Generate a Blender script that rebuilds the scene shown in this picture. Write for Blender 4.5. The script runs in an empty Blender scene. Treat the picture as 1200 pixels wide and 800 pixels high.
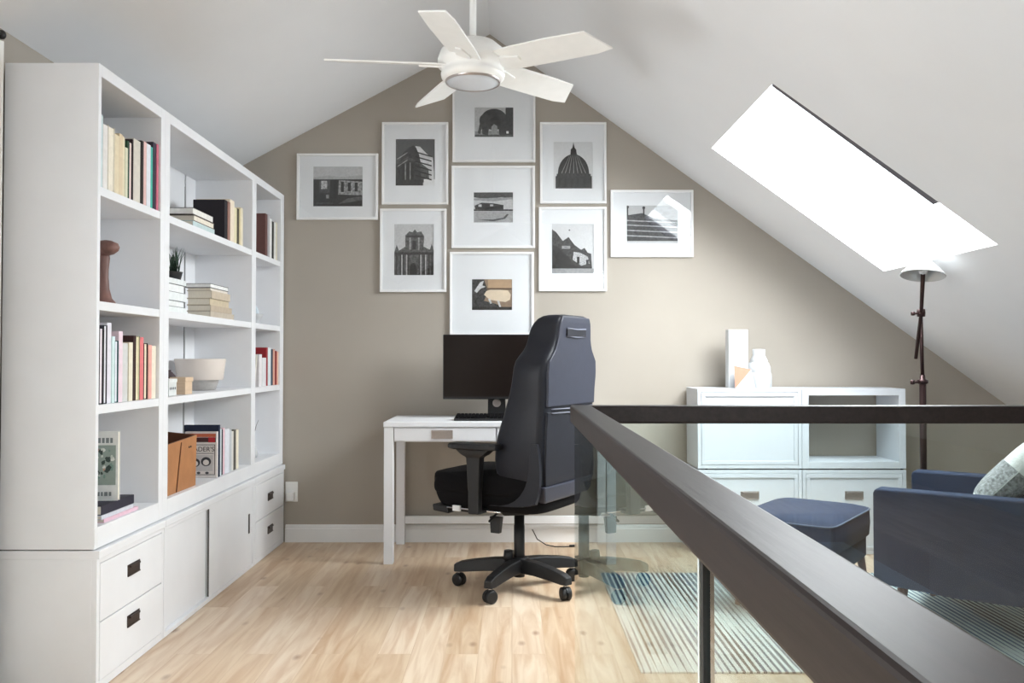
import bpy, bmesh, math, random
from mathutils import Vector, Matrix, Euler
R = math.radians
PI = math.pi
random.seed(7)
scene = bpy.context.scene
COL = scene.collection

# ------------------------------------------------------------------ materials
def srgb(r, g, b):
    def f(c):
        c /= 255.0
        return c / 12.92 if c <= 0.04045 else ((c + 0.055) / 1.055) ** 2.4
    return (f(r), f(g), f(b), 1.0)

MATS = {}
def mat(name, col, rough=0.5, metal=0.0, noise=0.0, nscale=20, bump=0.0, bscale=80, spec=0.5, stretch=None, coat=0.0):
    if name in MATS: return MATS[name]
    m = bpy.data.materials.new(name); m.use_nodes = True
    nt = m.node_tree; b = nt.nodes['Principled BSDF']
    b.inputs['Base Color'].default_value = col
    b.inputs['Roughness'].default_value = rough
    b.inputs['Metallic'].default_value = metal
    b.inputs['Specular IOR Level'].default_value = spec
    b.inputs['Coat Weight'].default_value = coat
    tc = nt.nodes.new('ShaderNodeTexCoord'); mp = nt.nodes.new('ShaderNodeMapping')
    nt.links.new(tc.outputs['Object'], mp.inputs['Vector'])
    if stretch: mp.inputs['Scale'].default_value = stretch
    n = nt.nodes.new('ShaderNodeTexNoise'); n.inputs['Scale'].default_value = nscale; n.inputs['Detail'].default_value = 4
    nt.links.new(mp.outputs['Vector'], n.inputs['Vector'])
    rp = nt.nodes.new('ShaderNodeMapRange')
    rp.inputs['From Min'].default_value = 0.3; rp.inputs['From Max'].default_value = 0.7
    rp.inputs['To Min'].default_value = 1.0 - max(noise, 0.02); rp.inputs['To Max'].default_value = 1.0 + max(noise, 0.02)
    nt.links.new(n.outputs['Fac'], rp.inputs['Value'])
    mx = nt.nodes.new('ShaderNodeVectorMath'); mx.operation = 'SCALE'
    mx.inputs[0].default_value = col[:3]
    nt.links.new(rp.outputs['Result'], mx.inputs['Scale'])
    nt.links.new(mx.outputs['Vector'], b.inputs['Base Color'])
    if bump > 0:
        n2 = nt.nodes.new('ShaderNodeTexNoise'); n2.inputs['Scale'].default_value = bscale; n2.inputs['Detail'].default_value = 3
        nt.links.new(mp.outputs['Vector'], n2.inputs['Vector'])
        bp = nt.nodes.new('ShaderNodeBump'); bp.inputs['Strength'].default_value = bump; bp.inputs['Distance'].default_value = 0.004
        nt.links.new(n2.outputs['Fac'], bp.inputs['Height']); nt.links.new(bp.outputs['Normal'], b.inputs['Normal'])
    MATS[name] = m
    return m

def glass_mat(name, tint, ior=1.5, boost=1.0):
    m = bpy.data.materials.new(name); m.use_nodes = True
    nt = m.node_tree
    for n in list(nt.nodes):
        if n.type != 'OUTPUT_MATERIAL': nt.nodes.remove(n)
    out = [n for n in nt.nodes if n.type == 'OUTPUT_MATERIAL'][0]
    t = nt.nodes.new('ShaderNodeBsdfTransparent'); t.inputs['Color'].default_value = tint
    g = nt.nodes.new('ShaderNodeBsdfGlossy'); g.inputs['Roughness'].default_value = 0.0
    g.inputs['Color'].default_value = (0.95, 0.97, 0.96, 1)
    f = nt.nodes.new('ShaderNodeFresnel'); f.inputs['IOR'].default_value = ior
    ge = nt.nodes.new('ShaderNodeNewGeometry')
    s = nt.nodes.new('ShaderNodeMath'); s.operation = 'SUBTRACT'; s.inputs[0].default_value = boost
    nt.links.new(ge.outputs['Backfacing'], s.inputs[1]); s.use_clamp = True
    mu = nt.nodes.new('ShaderNodeMath'); mu.operation = 'MULTIPLY'
    a1 = nt.nodes.new('ShaderNodeMath'); a1.operation = 'ADD'; a1.inputs[1].default_value = 1.0; nt.links.new(f.outputs['Fac'], a1.inputs[0])
    a2 = nt.nodes.new('ShaderNodeMath'); a2.operation = 'DIVIDE'; nt.links.new(f.outputs['Fac'], a2.inputs[0]); nt.links.new(a1.outputs[0], a2.inputs[1])
    a3 = nt.nodes.new('ShaderNodeMath'); a3.operation = 'MULTIPLY'; a3.inputs[1].default_value = 2.0; nt.links.new(a2.outputs[0], a3.inputs[0])
    nt.links.new(a3.outputs[0], mu.inputs[0]); nt.links.new(s.outputs['Value'], mu.inputs[1])
    mx = nt.nodes.new('ShaderNodeMixShader')
    nt.links.new(mu.outputs['Value'], mx.inputs['Fac']); nt.links.new(t.outputs[0], mx.inputs[1]); nt.links.new(g.outputs[0], mx.inputs[2])
    nt.links.new(mx.outputs[0], out.inputs['Surface'])
    return m

def floor_mat():
    m = bpy.data.materials.new('maple_planks'); m.use_nodes = True
    nt = m.node_tree; b = nt.nodes['Principled BSDF']; N = nt.nodes.new; L = nt.links.new
    tc = N('ShaderNodeTexCoord'); mp = N('ShaderNodeMapping'); mp.inputs['Rotation'].default_value = (0, 0, R(90))
    L(tc.outputs['Object'], mp.inputs['Vector'])
    br = N('ShaderNodeTexBrick'); br.offset = 0.37; br.inputs['Scale'].default_value = 1.0
    br.inputs['Brick Width'].default_value = 0.95; br.inputs['Row Height'].default_value = 0.125
    br.inputs['Mortar Size'].default_value = 0.0012; br.inputs['Bias'].default_value = 0.0
    br.inputs['Color1'].default_value = (0, 0, 0, 1); br.inputs['Color2'].default_value = (1, 1, 1, 1)
    br.inputs['Mortar'].default_value = (0.5, 0.5, 0.5, 1)
    L(mp.outputs['Vector'], br.inputs['Vector'])
    cr = N('ShaderNodeValToRGB'); e = cr.color_ramp.elements
    e[0].position = 0.0; e[0].color = srgb(208, 185, 157); e[1].position = 1.0; e[1].color = srgb(225, 207, 185)
    x = e.new(0.45); x.color = srgb(215, 192, 164)
    L(br.outputs['Color'], cr.inputs['Fac'])
    # grain
    mp2 = N('ShaderNodeMapping'); mp2.inputs['Scale'].default_value = (14, 1.2, 1); L(tc.outputs['Object'], mp2.inputs['Vector'])
    off = N('ShaderNodeVectorMath'); off.operation = 'ADD'; L(mp2.outputs['Vector'], off.inputs[0])
    sc = N('ShaderNodeVectorMath'); sc.operation = 'SCALE'; sc.inputs['Scale'].default_value = 7.0
    L(br.outputs['Color'], sc.inputs[0]); L(sc.outputs['Vector'], off.inputs[1])
    n = N('ShaderNodeTexNoise'); n.inputs['Scale'].default_value = 1.6; n.inputs['Detail'].default_value = 6; n.inputs['Distortion'].default_value = 0.8
    L(off.outputs['Vector'], n.inputs['Vector'])
    g = N('ShaderNodeValToRGB'); ge = g.color_ramp.elements
    ge[0].position = 0.3; ge[0].color = srgb(212, 186, 162); ge[1].position = 0.62; ge[1].color = (1, 1, 1, 1)
    L(n.outputs['Fac'], g.inputs['Fac'])
    mx = N('ShaderNodeMix'); mx.data_type = 'RGBA'; mx.blend_type = 'MULTIPLY'; mx.inputs['Factor'].default_value = 0.75
    L(cr.outputs['Color'], mx.inputs['A']); L(g.outputs['Color'], mx.inputs['B'])
    # knots
    mp3 = N('ShaderNodeMapping'); mp3.inputs['Scale'].default_value = (9, 4.5, 1); L(tc.outputs['Object'], mp3.inputs['Vector'])
    v = N('ShaderNodeTexVoronoi'); v.inputs['Scale'].default_value = 1.0; L(mp3.outputs['Vector'], v.inputs['Vector'])
    k = N('ShaderNodeValToRGB'); ke = k.color_ramp.elements
    ke[0].position = 0.03; ke[0].color = srgb(160, 122, 104); ke[1].position = 0.17; ke[1].color = (1, 1, 1, 1)
    L(v.outputs['Distance'], k.inputs['Fac'])
    mx2 = N('ShaderNodeMix'); mx2.data_type = 'RGBA'; mx2.blend_type = 'MULTIPLY'; mx2.inputs['Factor'].default_value = 0.6
    L(mx.outputs['Result'], mx2.inputs['A']); L(k.outputs['Color'], mx2.inputs['B'])
    # joints
    mx3 = N('ShaderNodeMix'); mx3.data_type = 'RGBA'; mx3.blend_type = 'MIX'
    mf = N('ShaderNodeMath'); mf.operation = 'MULTIPLY'; mf.inputs[1].default_value = 0.16; L(br.outputs['Fac'], mf.inputs[0])
    L(mf.outputs[0], mx3.inputs['Factor']); L(mx2.outputs['Result'], mx3.inputs['A']); mx3.inputs['B'].default_value = srgb(150, 115, 85)
    L(mx3.outputs['Result'], b.inputs['Base Color'])
    b.inputs['Roughness'].default_value = 0.36; b.inputs['Specular IOR Level'].default_value = 0.5
    return m

def rug_mat():
    m = bpy.data.materials.new('striped_rug_weave'); m.use_nodes = True
    nt = m.node_tree; b = nt.nodes['Principled BSDF']; N = nt.nodes.new; L = nt.links.new
    tc = N('ShaderNodeTexCoord')
    # stripe index along x, broken along y
    mp = N('ShaderNodeMapping'); mp.inputs['Scale'].default_value = (40, 0.0, 0); L(tc.outputs['Object'], mp.inputs['Vector'])
    w = N('ShaderNodeTexWave'); w.bands_direction = 'X'; w.inputs['Scale'].default_value = 0.315 * 1.0
    w.inputs['Distortion'].default_value = 0.0
    L(mp.outputs['Vector'], w.inputs['Vector'])
    mp2 = N('ShaderNodeMapping'); mp2.inputs['Scale'].default_value = (10, 1.3, 1); L(tc.outputs['Object'], mp2.inputs['Vector'])
    n = N('ShaderNodeTexNoise'); n.inputs['Scale'].default_value = 1.0; n.inputs['Detail'].default_value = 2; L(mp2.outputs['Vector'], n.inputs['Vector'])
    # broad darkness variation
    n2 = N('ShaderNodeTexNoise'); n2.inputs['Scale'].default_value = 1.3; n2.inputs['Detail'].default_value = 1; L(tc.outputs['Object'], n2.inputs['Vector'])
    add = N('ShaderNodeMath'); add.operation = 'ADD'; L(n.outputs['Fac'], add.inputs[0]); L(n2.outputs['Fac'], add.inputs[1])
    thr = N('ShaderNodeMapRange'); thr.inputs['From Min'].default_value = 0.82; thr.inputs['From Max'].default_value = 1.22
    thr.inputs['To Min'].default_value = 0.99; thr.inputs['To Max'].default_value = 0.3; L(add.outputs[0], thr.inputs['Value'])
    gt = N('ShaderNodeMath'); gt.operation = 'GREATER_THAN'; L(w.outputs['Fac'], gt.inputs[0]); L(thr.outputs['Result'], gt.inputs[1])
    n3 = N('ShaderNodeTexNoise'); n3.inputs['Scale'].default_value = 1.0; mp3 = N('ShaderNodeMapping'); mp3.inputs['Scale'].default_value = (9, 0.4, 1)
    L(tc.outputs['Object'], mp3.inputs['Vector']); L(mp3.outputs['Vector'], n3.inputs['Vector'])
    cr = N('ShaderNodeValToRGB'); e = cr.color_ramp.elements
    e[0].position = 0.35; e[0].color = srgb(30, 45, 62); e[1].position = 0.7; e[1].color = srgb(120, 135, 140)
    x = e.new(0.5); x.color = srgb(44, 82, 112)
    L(n3.outputs['Fac'], cr.inputs['Fac'])
    mx = N('ShaderNodeMix'); mx.data_type = 'RGBA'; L(gt.outputs[0], mx.inputs['Factor'])
    mx.inputs['A'].default_value = srgb(208, 216, 212); L(cr.outputs['Color'], mx.inputs['B'])
    L(mx.outputs['Result'], b.inputs['Base Color'])
    b.inputs['Roughness'].default_value = 0.95; b.inputs['Specular IOR Level'].default_value = 0.1
    wv = N('ShaderNodeTexNoise'); wv.inputs['Scale'].default_value = 220; L(tc.outputs['Object'], wv.inputs['Vector'])
    bp = N('ShaderNodeBump'); bp.inputs['Strength'].default_value = 0.5; bp.inputs['Distance'].default_value = 0.003
    L(wv.outputs['Fac'], bp.inputs['Height']); L(bp.outputs['Normal'], b.inputs['Normal'])
    return m

M = dict(
    wall=mat('taupe_wall_paint', srgb(169, 162, 152), 0.85, noise=0.02, nscale=3, bump=0.05, bscale=180, spec=0.25),
    ceil=mat('white_ceiling_paint', srgb(230, 231, 233), 0.9, noise=0.015, nscale=2, bump=0.06, bscale=120, spec=0.2),
    trim=mat('white_trim_paint', srgb(236, 236, 236), 0.4, noise=0.01, nscale=5),
    white=mat('white_lacquer', srgb(233, 234, 237), 0.42, noise=0.012, nscale=6, spec=0.4),
    cubewhite=mat('white_lacquer_dimmed', srgb(204, 208, 214), 0.5, noise=0.012, nscale=6, spec=0.3),  # copy of the white lacquer, darkened in colour against the strong skylight
    warmwhite=mat('fan_white_enamel', srgb(240, 240, 238), 0.4, noise=0.01),
    bronze=mat('dark_bronze_pull', srgb(78, 68, 66), 0.38, 0.7, noise=0.15, nscale=120),
    nickel=mat('brushed_nickel', srgb(176, 168, 164), 0.35, 0.8, noise=0.1, nscale=90, stretch=(1, 1, 14)),
    espresso=mat('espresso_wood', srgb(34, 27, 26), 0.42, noise=0.25, nscale=9, bump=0.09, bscale=9, spec=0.22, stretch=(9, .8, 9), coat=0.0),
    black=mat('black_plastic', srgb(17, 17, 19), 0.5, noise=0.06, nscale=60),
    matte=mat('matte_black_fabric', srgb(15, 14, 16), 0.9, noise=0.1, nscale=160, bump=0.1, bscale=400, spec=0.15),
    leather=mat('navy_black_leather', srgb(20, 22, 31), 0.48, noise=0.08, nscale=30, bump=0.1, bscale=220, spec=0.35),
    leather2=mat('slate_leather_panel', srgb(44, 47, 60), 0.45, noise=0.06, nscale=30, bump=0.1, bscale=220, spec=0.5),
    stitch=mat('grey_piping', srgb(105, 108, 122), 0.5),
    screen=mat('dark_screen', srgb(22, 15, 13), 0.28, noise=0.02, spec=0.3),
    navy=mat('navy_upholstery', srgb(48, 57, 78), 0.9, noise=0.03, nscale=25, spec=0.2),
    piping=mat('navy_piping_cord', srgb(80, 88, 106), 0.8, noise=0.05),
    legwood=mat('brown_leg_wood', srgb(110, 76, 62), 0.5, noise=0.18, nscale=16, stretch=(6, 6, 1)),
    knit=mat('white_knit', srgb(226, 228, 224), 0.95, noise=0.05, nscale=60, bump=1.0, bscale=70),
    knitgrey=mat('grey_knit_speckle', srgb(150, 152, 152), 0.95, noise=0.5, nscale=90, bump=1.0, bscale=90),
    lampmetal=mat('dark_bronze_lamp', srgb(62, 46, 46), 0.35, 0.75, noise=0.1),
    shade=mat('pale_grey_enamel', srgb(196, 198, 198), 0.3, 0.35, noise=0.02),
    chrome=mat('chrome', srgb(210, 210, 215), 0.15, 1.0, noise=0.01),
    mat_board=mat('white_mat_board', srgb(240, 241, 244), 0.9, noise=0.01, nscale=4),
    tan=mat('tan_leather', srgb(176, 122, 80), 0.55, noise=0.1, nscale=14, bump=0.15, bscale=160),
    tandark=mat('tan_leather_seam', srgb(104, 64, 42), 0.6),
    woodbrown=mat('carved_brown_wood', srgb(118, 84, 76), 0.5, noise=0.25, nscale=12, stretch=(5, 5, 1)),
    maplebox=mat('pale_maple_box', srgb(214, 188, 160), 0.6, noise=0.08, nscale=10, stretch=(1, 1, 9)),
    ceramic=mat('cream_ceramic', srgb(214, 204, 196), 0.7, noise=0.03, nscale=8),
    ceramicraw=mat('raw_grey_stoneware', srgb(186, 182, 178), 0.75, noise=0.08, nscale=60),
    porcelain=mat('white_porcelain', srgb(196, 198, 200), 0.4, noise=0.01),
    copper=mat('peach_copper', srgb(184, 122, 98), 0.5, 0.1, noise=0.08),
    leaf=mat('dark_grass_leaf', srgb(44, 70, 52), 0.6, noise=0.3, nscale=30),
    pot=mat('charcoal_pot', srgb(40, 40, 42), 0.5, noise=0.1),
    gap=mat('dark_shelf_standard', srgb(48, 46, 46), 0.5, 0.3),
    pages=mat('book_pages', srgb(232, 224, 208), 0.9, noise=0.08, nscale=60, stretch=(40, 1, 1)),
    curtain=mat('white_curtain_cloth', srgb(236, 236, 234), 0.9, noise=0.02),
    outlet=mat('white_outlet_plastic', srgb(238, 238, 236), 0.4),
    diffuser=mat('frosted_fan_diffuser', srgb(206, 210, 216), 0.6, noise=0.01),
    socket=mat('dark_socket', srgb(40, 40, 40), 0.6),
    lower=mat('lower_floor_boards', srgb(190, 160, 128), 0.5, noise=0.1, nscale=4),
    joint=mat('black_gasket', srgb(14, 14, 16), 0.6),
    gedge=mat('polished_glass_edge', srgb(214, 226, 226), 0.2),
    redcable=mat('dark_red_cable', srgb(120, 30, 46), 0.5),
)
M['floor'] = floor_mat(); M['rug'] = rug_mat()
M['railglass'] = glass_mat('rail_glass', (0.90, 0.95, 0.945, 1))
M['paneglass'] = glass_mat('window_pane_glass', (0.98, 0.985, 0.98, 1))
M['picglass'] = glass_mat('picture_glazing', (0.98, 0.985, 0.985, 1))

def pm(r, g, b, rough=0.75):      # plain coloured cover or print
    k = 'tone_%d_%d_%d' % (r, g, b)
    return mat(k, srgb(r, g, b), rough, noise=0.06, nscale=40)

# ------------------------------------------------------------------ mesh helpers
class MB:
    def __init__(s): s.bm = bmesh.new(); s.mats = []
    def mi(s, m):
        if m not in s.mats: s.mats.append(m)
        return s.mats.index(m)
    def face(s, vs, m, smooth=False):
        try: f = s.bm.faces.new(vs)
        except ValueError: return None
        f.material_index = s.mi(m); f.smooth = smooth
        return f
    def box(s, x0, x1, y0, y1, z0, z1, m, T=None):
        P = [(x0, y0, z0), (x1, y0, z0), (x1, y1, z0), (x0, y1, z0), (x0, y0, z1), (x1, y0, z1), (x1, y1, z1), (x0, y1, z1)]
        v = [s.bm.verts.new(T @ Vector(p) if T else p) for p in P]
        for q in ((0, 3, 2, 1), (4, 5, 6, 7), (0, 1, 5, 4), (1, 2, 6, 5), (2, 3, 7, 6), (3, 0, 4, 7)):
            s.face([v[i] for i in q], m)
        return s
    def hexa(s, P, m):            # 8 points, bottom ring then top ring
        v = [s.bm.verts.new(p) for p in P]
        for q in ((0, 3, 2, 1), (4, 5, 6, 7), (0, 1, 5, 4), (1, 2, 6, 5), (2, 3, 7, 6), (3, 0, 4, 7)):
            s.face([v[i] for i in q], m)
        return s
    def prism(s, pts, axis, a, b, m, T=None):   # pts in the two other axes, extruded a..b
        def mk(p, t):
            if axis == 'x': q = (t, p[0], p[1])
            elif axis == 'y': q = (p[0], t, p[1])
            else: q = (p[0], p[1], t)
            q = Vector(q); return T @ q if T else q
        A = [s.bm.verts.new(mk(p, a)) for p in pts]; B = [s.bm.verts.new(mk(p, b)) for p in pts]
        n = len(pts)
        s.face(A[::-1], m); s.face(B, m)
        for i in range(n): s.face([A[i], A[(i + 1) % n], B[(i + 1) % n], B[i]], m)
        return s
    def poly(s, pts, m):
        s.face([s.bm.verts.new(p) for p in pts], m); return s
    def lathe(s, prof, m, c=(0, 0, 0), n=28, T=None, sx=1, sy=1, cap=True):
        rings = []
        for r, z in prof:
            ring = []
            for i in range(n):
                a = 2 * PI * i / n
                p = Vector((c[0] + sx * r * math.cos(a), c[1] + sy * r * math.sin(a), c[2] + z))
                ring.append(s.bm.verts.new(T @ p if T else p))
            rings.append(ring)
        for j in range(len(rings) - 1):
            for i in range(n):
                s.face([rings[j][i], rings[j][(i + 1) % n], rings[j + 1][(i + 1) % n], rings[j + 1][i]], m, True)
        if cap:
            s.face(rings[0][::-1], m); s.face(rings[-1], m)
        return s
    def tube(s, pts, r, m, n=12, cap=True):
        pts = [Vector(p) for p in pts]; rs = r if isinstance(r, (list, tuple)) else [r] * len(pts)
        rings = []; up = None
        for i, p in enumerate(pts):
            if i == 0: t = pts[1] - p
            elif i == len(pts) - 1: t = p - pts[i - 1]
            else: t = (pts[i + 1] - p).normalized() + (p - pts[i - 1]).normalized()
            t.normalize()
            if up is None: up = t.orthogonal().normalized()
            up = (up - t * up.dot(t)).normalized()
            w = t.cross(up)
            rings.append([s.bm.verts.new(p + (up * math.cos(2 * PI * k / n) + w * math.sin(2 * PI * k / n)) * rs[i]) for k in range(n)])
        for j in range(len(rings) - 1):
            for i in range(n):
                s.face([rings[j][i], rings[j][(i + 1) % n], rings[j + 1][(i + 1) % n], rings[j + 1][i]], m, True)
        if cap: s.face(rings[0][::-1], m); s.face(rings[-1], m)
        return s
    def loft(s, rings, m, closed=True, cap=True, smooth=True):
        V = [[s.bm.verts.new(p) for p in r] for r in rings]
        n = len(V[0])
        for j in range(len(V) - 1):
            for i in range(n if closed else n - 1):
                s.face([V[j][i], V[j][(i + 1) % n], V[j + 1][(i + 1) % n], V[j + 1][i]], m, smooth)
        if cap and closed: s.face(V[0][::-1], m, smooth); s.face(V[-1], m, smooth)
        return s
    def build(s, name, parent=None, bevel=0, sub=0, seg=2, T=None, ang=35):
        bmesh.ops.recalc_face_normals(s.bm, faces=s.bm.faces[:])
        me = bpy.data.meshes.new(name); s.bm.to_mesh(me); s.bm.free()
        for m in s.mats: me.materials.append(m)
        o = bpy.data.objects.new(name, me); COL.objects.link(o)
        if parent: o.parent = parent
        if bevel:
            b = o.modifiers.new('bevel', 'BEVEL'); b.width = bevel; b.segments = seg; b.limit_method = 'ANGLE'; b.angle_limit = R(ang)
        if sub:
            u = o.modifiers.new('sub', 'SUBSURF'); u.levels = sub; u.render_levels = sub
            for p in me.polygons: p.use_smooth = True
        return o

def tag(o, label=None, cat=None, group=None, kind=None):
    if label: o['label'] = label
    if cat: o['category'] = cat
    if group: o['group'] = group
    if kind: o['kind'] = kind
    return o
def empty(name, loc, rz=0, label=None, cat=None, group=None):
    o = bpy.data.objects.new(name, None); COL.objects.link(o)
    o.location = loc; o.rotation_euler = (0, 0, rz); o.empty_display_size = 0.05
    return tag(o, label, cat, group)
def struct(mb, name, **k):
    o = mb.build(name, **k); o['kind'] = 'structure'; return o
def bx(x0, x1, y0, y1, z0, z1, m): return MB().box(x0, x1, y0, y1, z0, z1, m)
def text(name, body, size, m, parent, T, ext=0.0003, align='CENTER'):
    c = bpy.data.curves.new(name + '_curve', 'FONT'); c.body = body; c.size = size; c.extrude = ext; c.align_x = align; c.align_y = 'CENTER'
    t = bpy.data.objects.new('tmp_text', c); COL.objects.link(t)
    bpy.context.view_layer.update()
    me = bpy.data.meshes.new_from_object(t.evaluated_get(bpy.context.evaluated_depsgraph_get()))
    COL.objects.unlink(t); bpy.data.objects.remove(t); bpy.data.curves.remove(c)
    me.materials.clear(); me.materials.append(m)
    o = bpy.data.objects.new(name, me); COL.objects.link(o); o.parent = parent; o.matrix_local = T
    return o

# ------------------------------------------------------------------ key dimensions (metres; camera stands at x=0, y=0)
H = 1.10                      # eye height
YB = 5.15                     # gable wall
XL, XR = -1.73, 3.55          # knee walls
YF = -2.6
RX, RZ = -0.135, 3.07         # ridge
SL, SR = 0.535, 0.722         # slopes
def zc(x): return RZ - (SL * (RX - x) if x < RX else SR * (x - RX))
F = 1000.0

# ------------------------------------------------------------------ camera
cam = bpy.data.cameras.new('camera'); cam.lens = 36 * F / 1200; cam.sensor_width = 36; cam.sensor_fit = 'HORIZONTAL'
cam.clip_start = 0.02
co = bpy.data.objects.new('camera', cam); COL.objects.link(co)
co.location = (0, 0, H); co.rotation_euler = (R(90) + math.atan(20 / F), 0, 0)
scene.camera = co

# ------------------------------------------------------------------ shell
WX0, WX1, WY0, WY1 = 0.183, 2.35, -0.9, 2.60     # stair void
f = MB()
f.box(XL, WX0, YF, YB, -0.2, 0, M['floor']); f.box(WX0, XR, WY1, YB, -0.2, 0, M['floor'])
f.box(WX1, XR, YF, WY1, -0.2, 0, M['floor']); f.box(WX0, WX1, YF, WY0, -0.2, 0, M['floor'])
struct(f, 'floor')
struct(MB().box(WX0, WX1, WY0, WY1, -2.75, -2.6, M['lower']), 'floor_lower')
w = MB(); t = .05
w.box(WX0 - t, WX0, WY0 - t, WY1 + t, -2.75, -.2, M['trim']); w.box(WX1, WX1 + t, WY0 - t, WY1 + t, -2.75, -.2, M['trim'])
w.box(WX0, WX1, WY0 - t, WY0, -2.75, -.2, M['trim']); w.box(WX0, WX1, WY1, WY1 + t, -2.75, -.2, M['trim'])
struct(w, 'wall_stairwell')
struct(MB().prism([(XL - .1, -.2), (XR + .1, -.2), (XR + .1, zc(XR)+.02), (RX, RZ+.02), (XL - .1, zc(XL)+.02)], 'y', YB, YB + .12, M['wall']), 'wall_back')
# front gable wall with an added window opening, unseen behind the camera, for more light
FW = (0.9, 2.0, 0.55, 1.35)
fw = MB(); y0, y1 = YF - .12, YF
fw.prism([(XL - .1, -.2), (FW[0], -.2), (FW[0], zc(FW[0]) + .02), (RX, RZ + .02), (XL - .1, zc(XL) + .02)], 'y', y0, y1, M['wall'])
fw.prism([(FW[1], -.2), (XR + .1, -.2), (XR + .1, zc(XR)), (FW[1], zc(FW[1]) + .02)], 'y', y0, y1, M['wall'])
fw.box(FW[0], FW[1], y0, y1, -.2, FW[2], M['wall'])
fw.prism([(FW[0], FW[3]), (FW[1], FW[3]), (FW[1], zc(FW[1]) + .02), (FW[0], zc(FW[0]) + .02)], 'y', y0, y1, M['wall'])
struct(fw, 'wall_front')
# left knee wall with the curtained window beside the bookcase
LW = (0.85, 1.80, 0.70, 1.65)
lw = MB(); zl = zc(XL) + .06
lw.box(XL - .12, XL, YF, LW[0], -.2, zl, M['wall']); lw.box(XL - .12, XL, LW[1], YB, -.2, zl, M['wall'])
lw.box(XL - .12, XL, LW[0], LW[1], -.2, LW[2], M['wall']); lw.box(XL - .12, XL, LW[0], LW[1], LW[3], zl, M['wall'])
struct(lw, 'wall_left')
struct(bx(XR, XR + .12, YF, YB, -.2, zc(XR) + .06, M['wall']), 'wall_right')
# ceilings
th = .10
struct(MB().prism([(RX, RZ), (XL - .12, zc(XL - .12)), (XL - .12, zc(XL - .12) + th), (RX, RZ + th)], 'y', YF - .12, YB + .12, M['ceil']), 'ceiling_left')
SX0, SX1, SY0, SY1 = 1.055, 1.958, 3.43, 4.485
def slope_slab(mb, xa, xb, ya, yb, m, lo=0, hi=.14):
    mb.prism([(xa, zc(xa) + lo), (xb, zc(xb) + lo), (xb, zc(xb) + hi), (xa, zc(xa) + hi)], 'y', ya, yb, m)
c = MB()
SKY = [(SY0, SY1), (-1.35, -0.15)]           # the one in the picture and an added twin, unseen behind the camera, to brighten the room
slope_slab(c, RX, SX0, YF - .12, YB + .12, M['ceil'], hi=th); slope_slab(c, SX1, XR + .12, YF - .12, YB + .12, M['ceil'], hi=th)
slope_slab(c, SX0, SX1, YF - .12, SKY[1][0], M['ceil'], hi=th); slope_slab(c, SX0, SX1, SKY[1][1], SY0, M['ceil'], hi=th); slope_slab(c, SX0, SX1, SY1, YB + .12, M['ceil'], hi=th)
struct(c, 'ceiling_right')
for n_, (s0, s1) in enumerate(SKY):
    k = MB()
    for (a, b, c0, d) in ((SX0 - .04, SX0, s0 - .04, s1 + .04), (SX1, SX1 + .04, s0 - .04, s1 + .04), (SX0, SX1, s0 - .04, s0), (SX0, SX1, s1, s1 + .04)):
        k.prism([(a, zc(a) + .102), (b, zc(b) + .102), (b, zc(b) + .15), (a, zc(a) + .15)], 'y', c0, d, M['trim'])
    sky = struct(k, 'window_1' if n_ == 0 else 'window_added_twin')  # the second skylight is added and unseen, put in for its light
    k = MB(); slope_slab(k, SX0, SX1, s0, s1, M['paneglass'], .085, .091); k.build('window_pane', sky)
    if n_ == 0:
        k = MB(); a, b = SX0 + .004, SX0 + .74 * (SX1 - SX0); ya_, yb_ = .026, .050
        k.hexa([(a, s0, zc(a) + .001), (b, s0, zc(b) + .001), (b, s0 + yb_, zc(b) + .001), (a, s0 + ya_, zc(a) + .001),
                (a, s0, zc(a) + .05), (b, s0, zc(b) + .05), (b, s0 + yb_, zc(b) + .05), (a, s0 + ya_, zc(a) + .05)], mat('dark_grey_blind', srgb(84, 80, 88), .6))
        o = k.build('blind_rail', sky); o['label'] = 'dark grey blind rail along the near edge'
# left window + curtain
k = MB(); x0, x1 = XL - .10, XL - .05
k.box(x0, x1, LW[0], LW[1], LW[2], LW[2] + .05, M['trim']); k.box(x0, x1, LW[0], LW[1], LW[3] - .05, LW[3], M['trim'])
for yy in (LW[0], (LW[0] + LW[1]) / 2 - .025, LW[1] - .05): k.box(x0, x1, yy, yy + .05, LW[2] + .05, LW[3] - .05, M['trim'])
w2 = struct(k, 'window_2')
bx(XL - .08, XL - .075, LW[0] + .05, LW[1] - .05, LW[2] + .05, LW[3] - .05, M['paneglass']).build('window_pane', w2)
k = MB(); y0, y1 = YF - .10, YF - .05
k.box(FW[0], FW[1], y0, y1, FW[2], FW[2] + .05, M['trim']); k.box(FW[0], FW[1], y0, y1, FW[3] - .05, FW[3], M['trim'])
for xx in (FW[0], (FW[0] + FW[1]) / 2 - .025, FW[1] - .05): k.box(xx, xx + .05, y0, y1, FW[2] + .05, FW[3] - .05, M['trim'])
w3 = struct(k, 'window_added_front')  # added window, out of view, put in to brighten the room
bx(FW[0] + .05, FW[1] - .05, YF - .08, YF - .075, FW[2] + .05, FW[3] - .05, M['paneglass']).build('window_pane', w3)
# baseboard along the gable wall
k = MB()
prof = [(YB, 0), (YB - .016, 0), (YB - .016, .078), (YB - .011, .086), (YB - .011, .094), (YB - .005, .102), (YB, .104)]
k.prism(prof, 'x', -1.36, XR, M['trim']); struct(k, 'baseboard_back')

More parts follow.
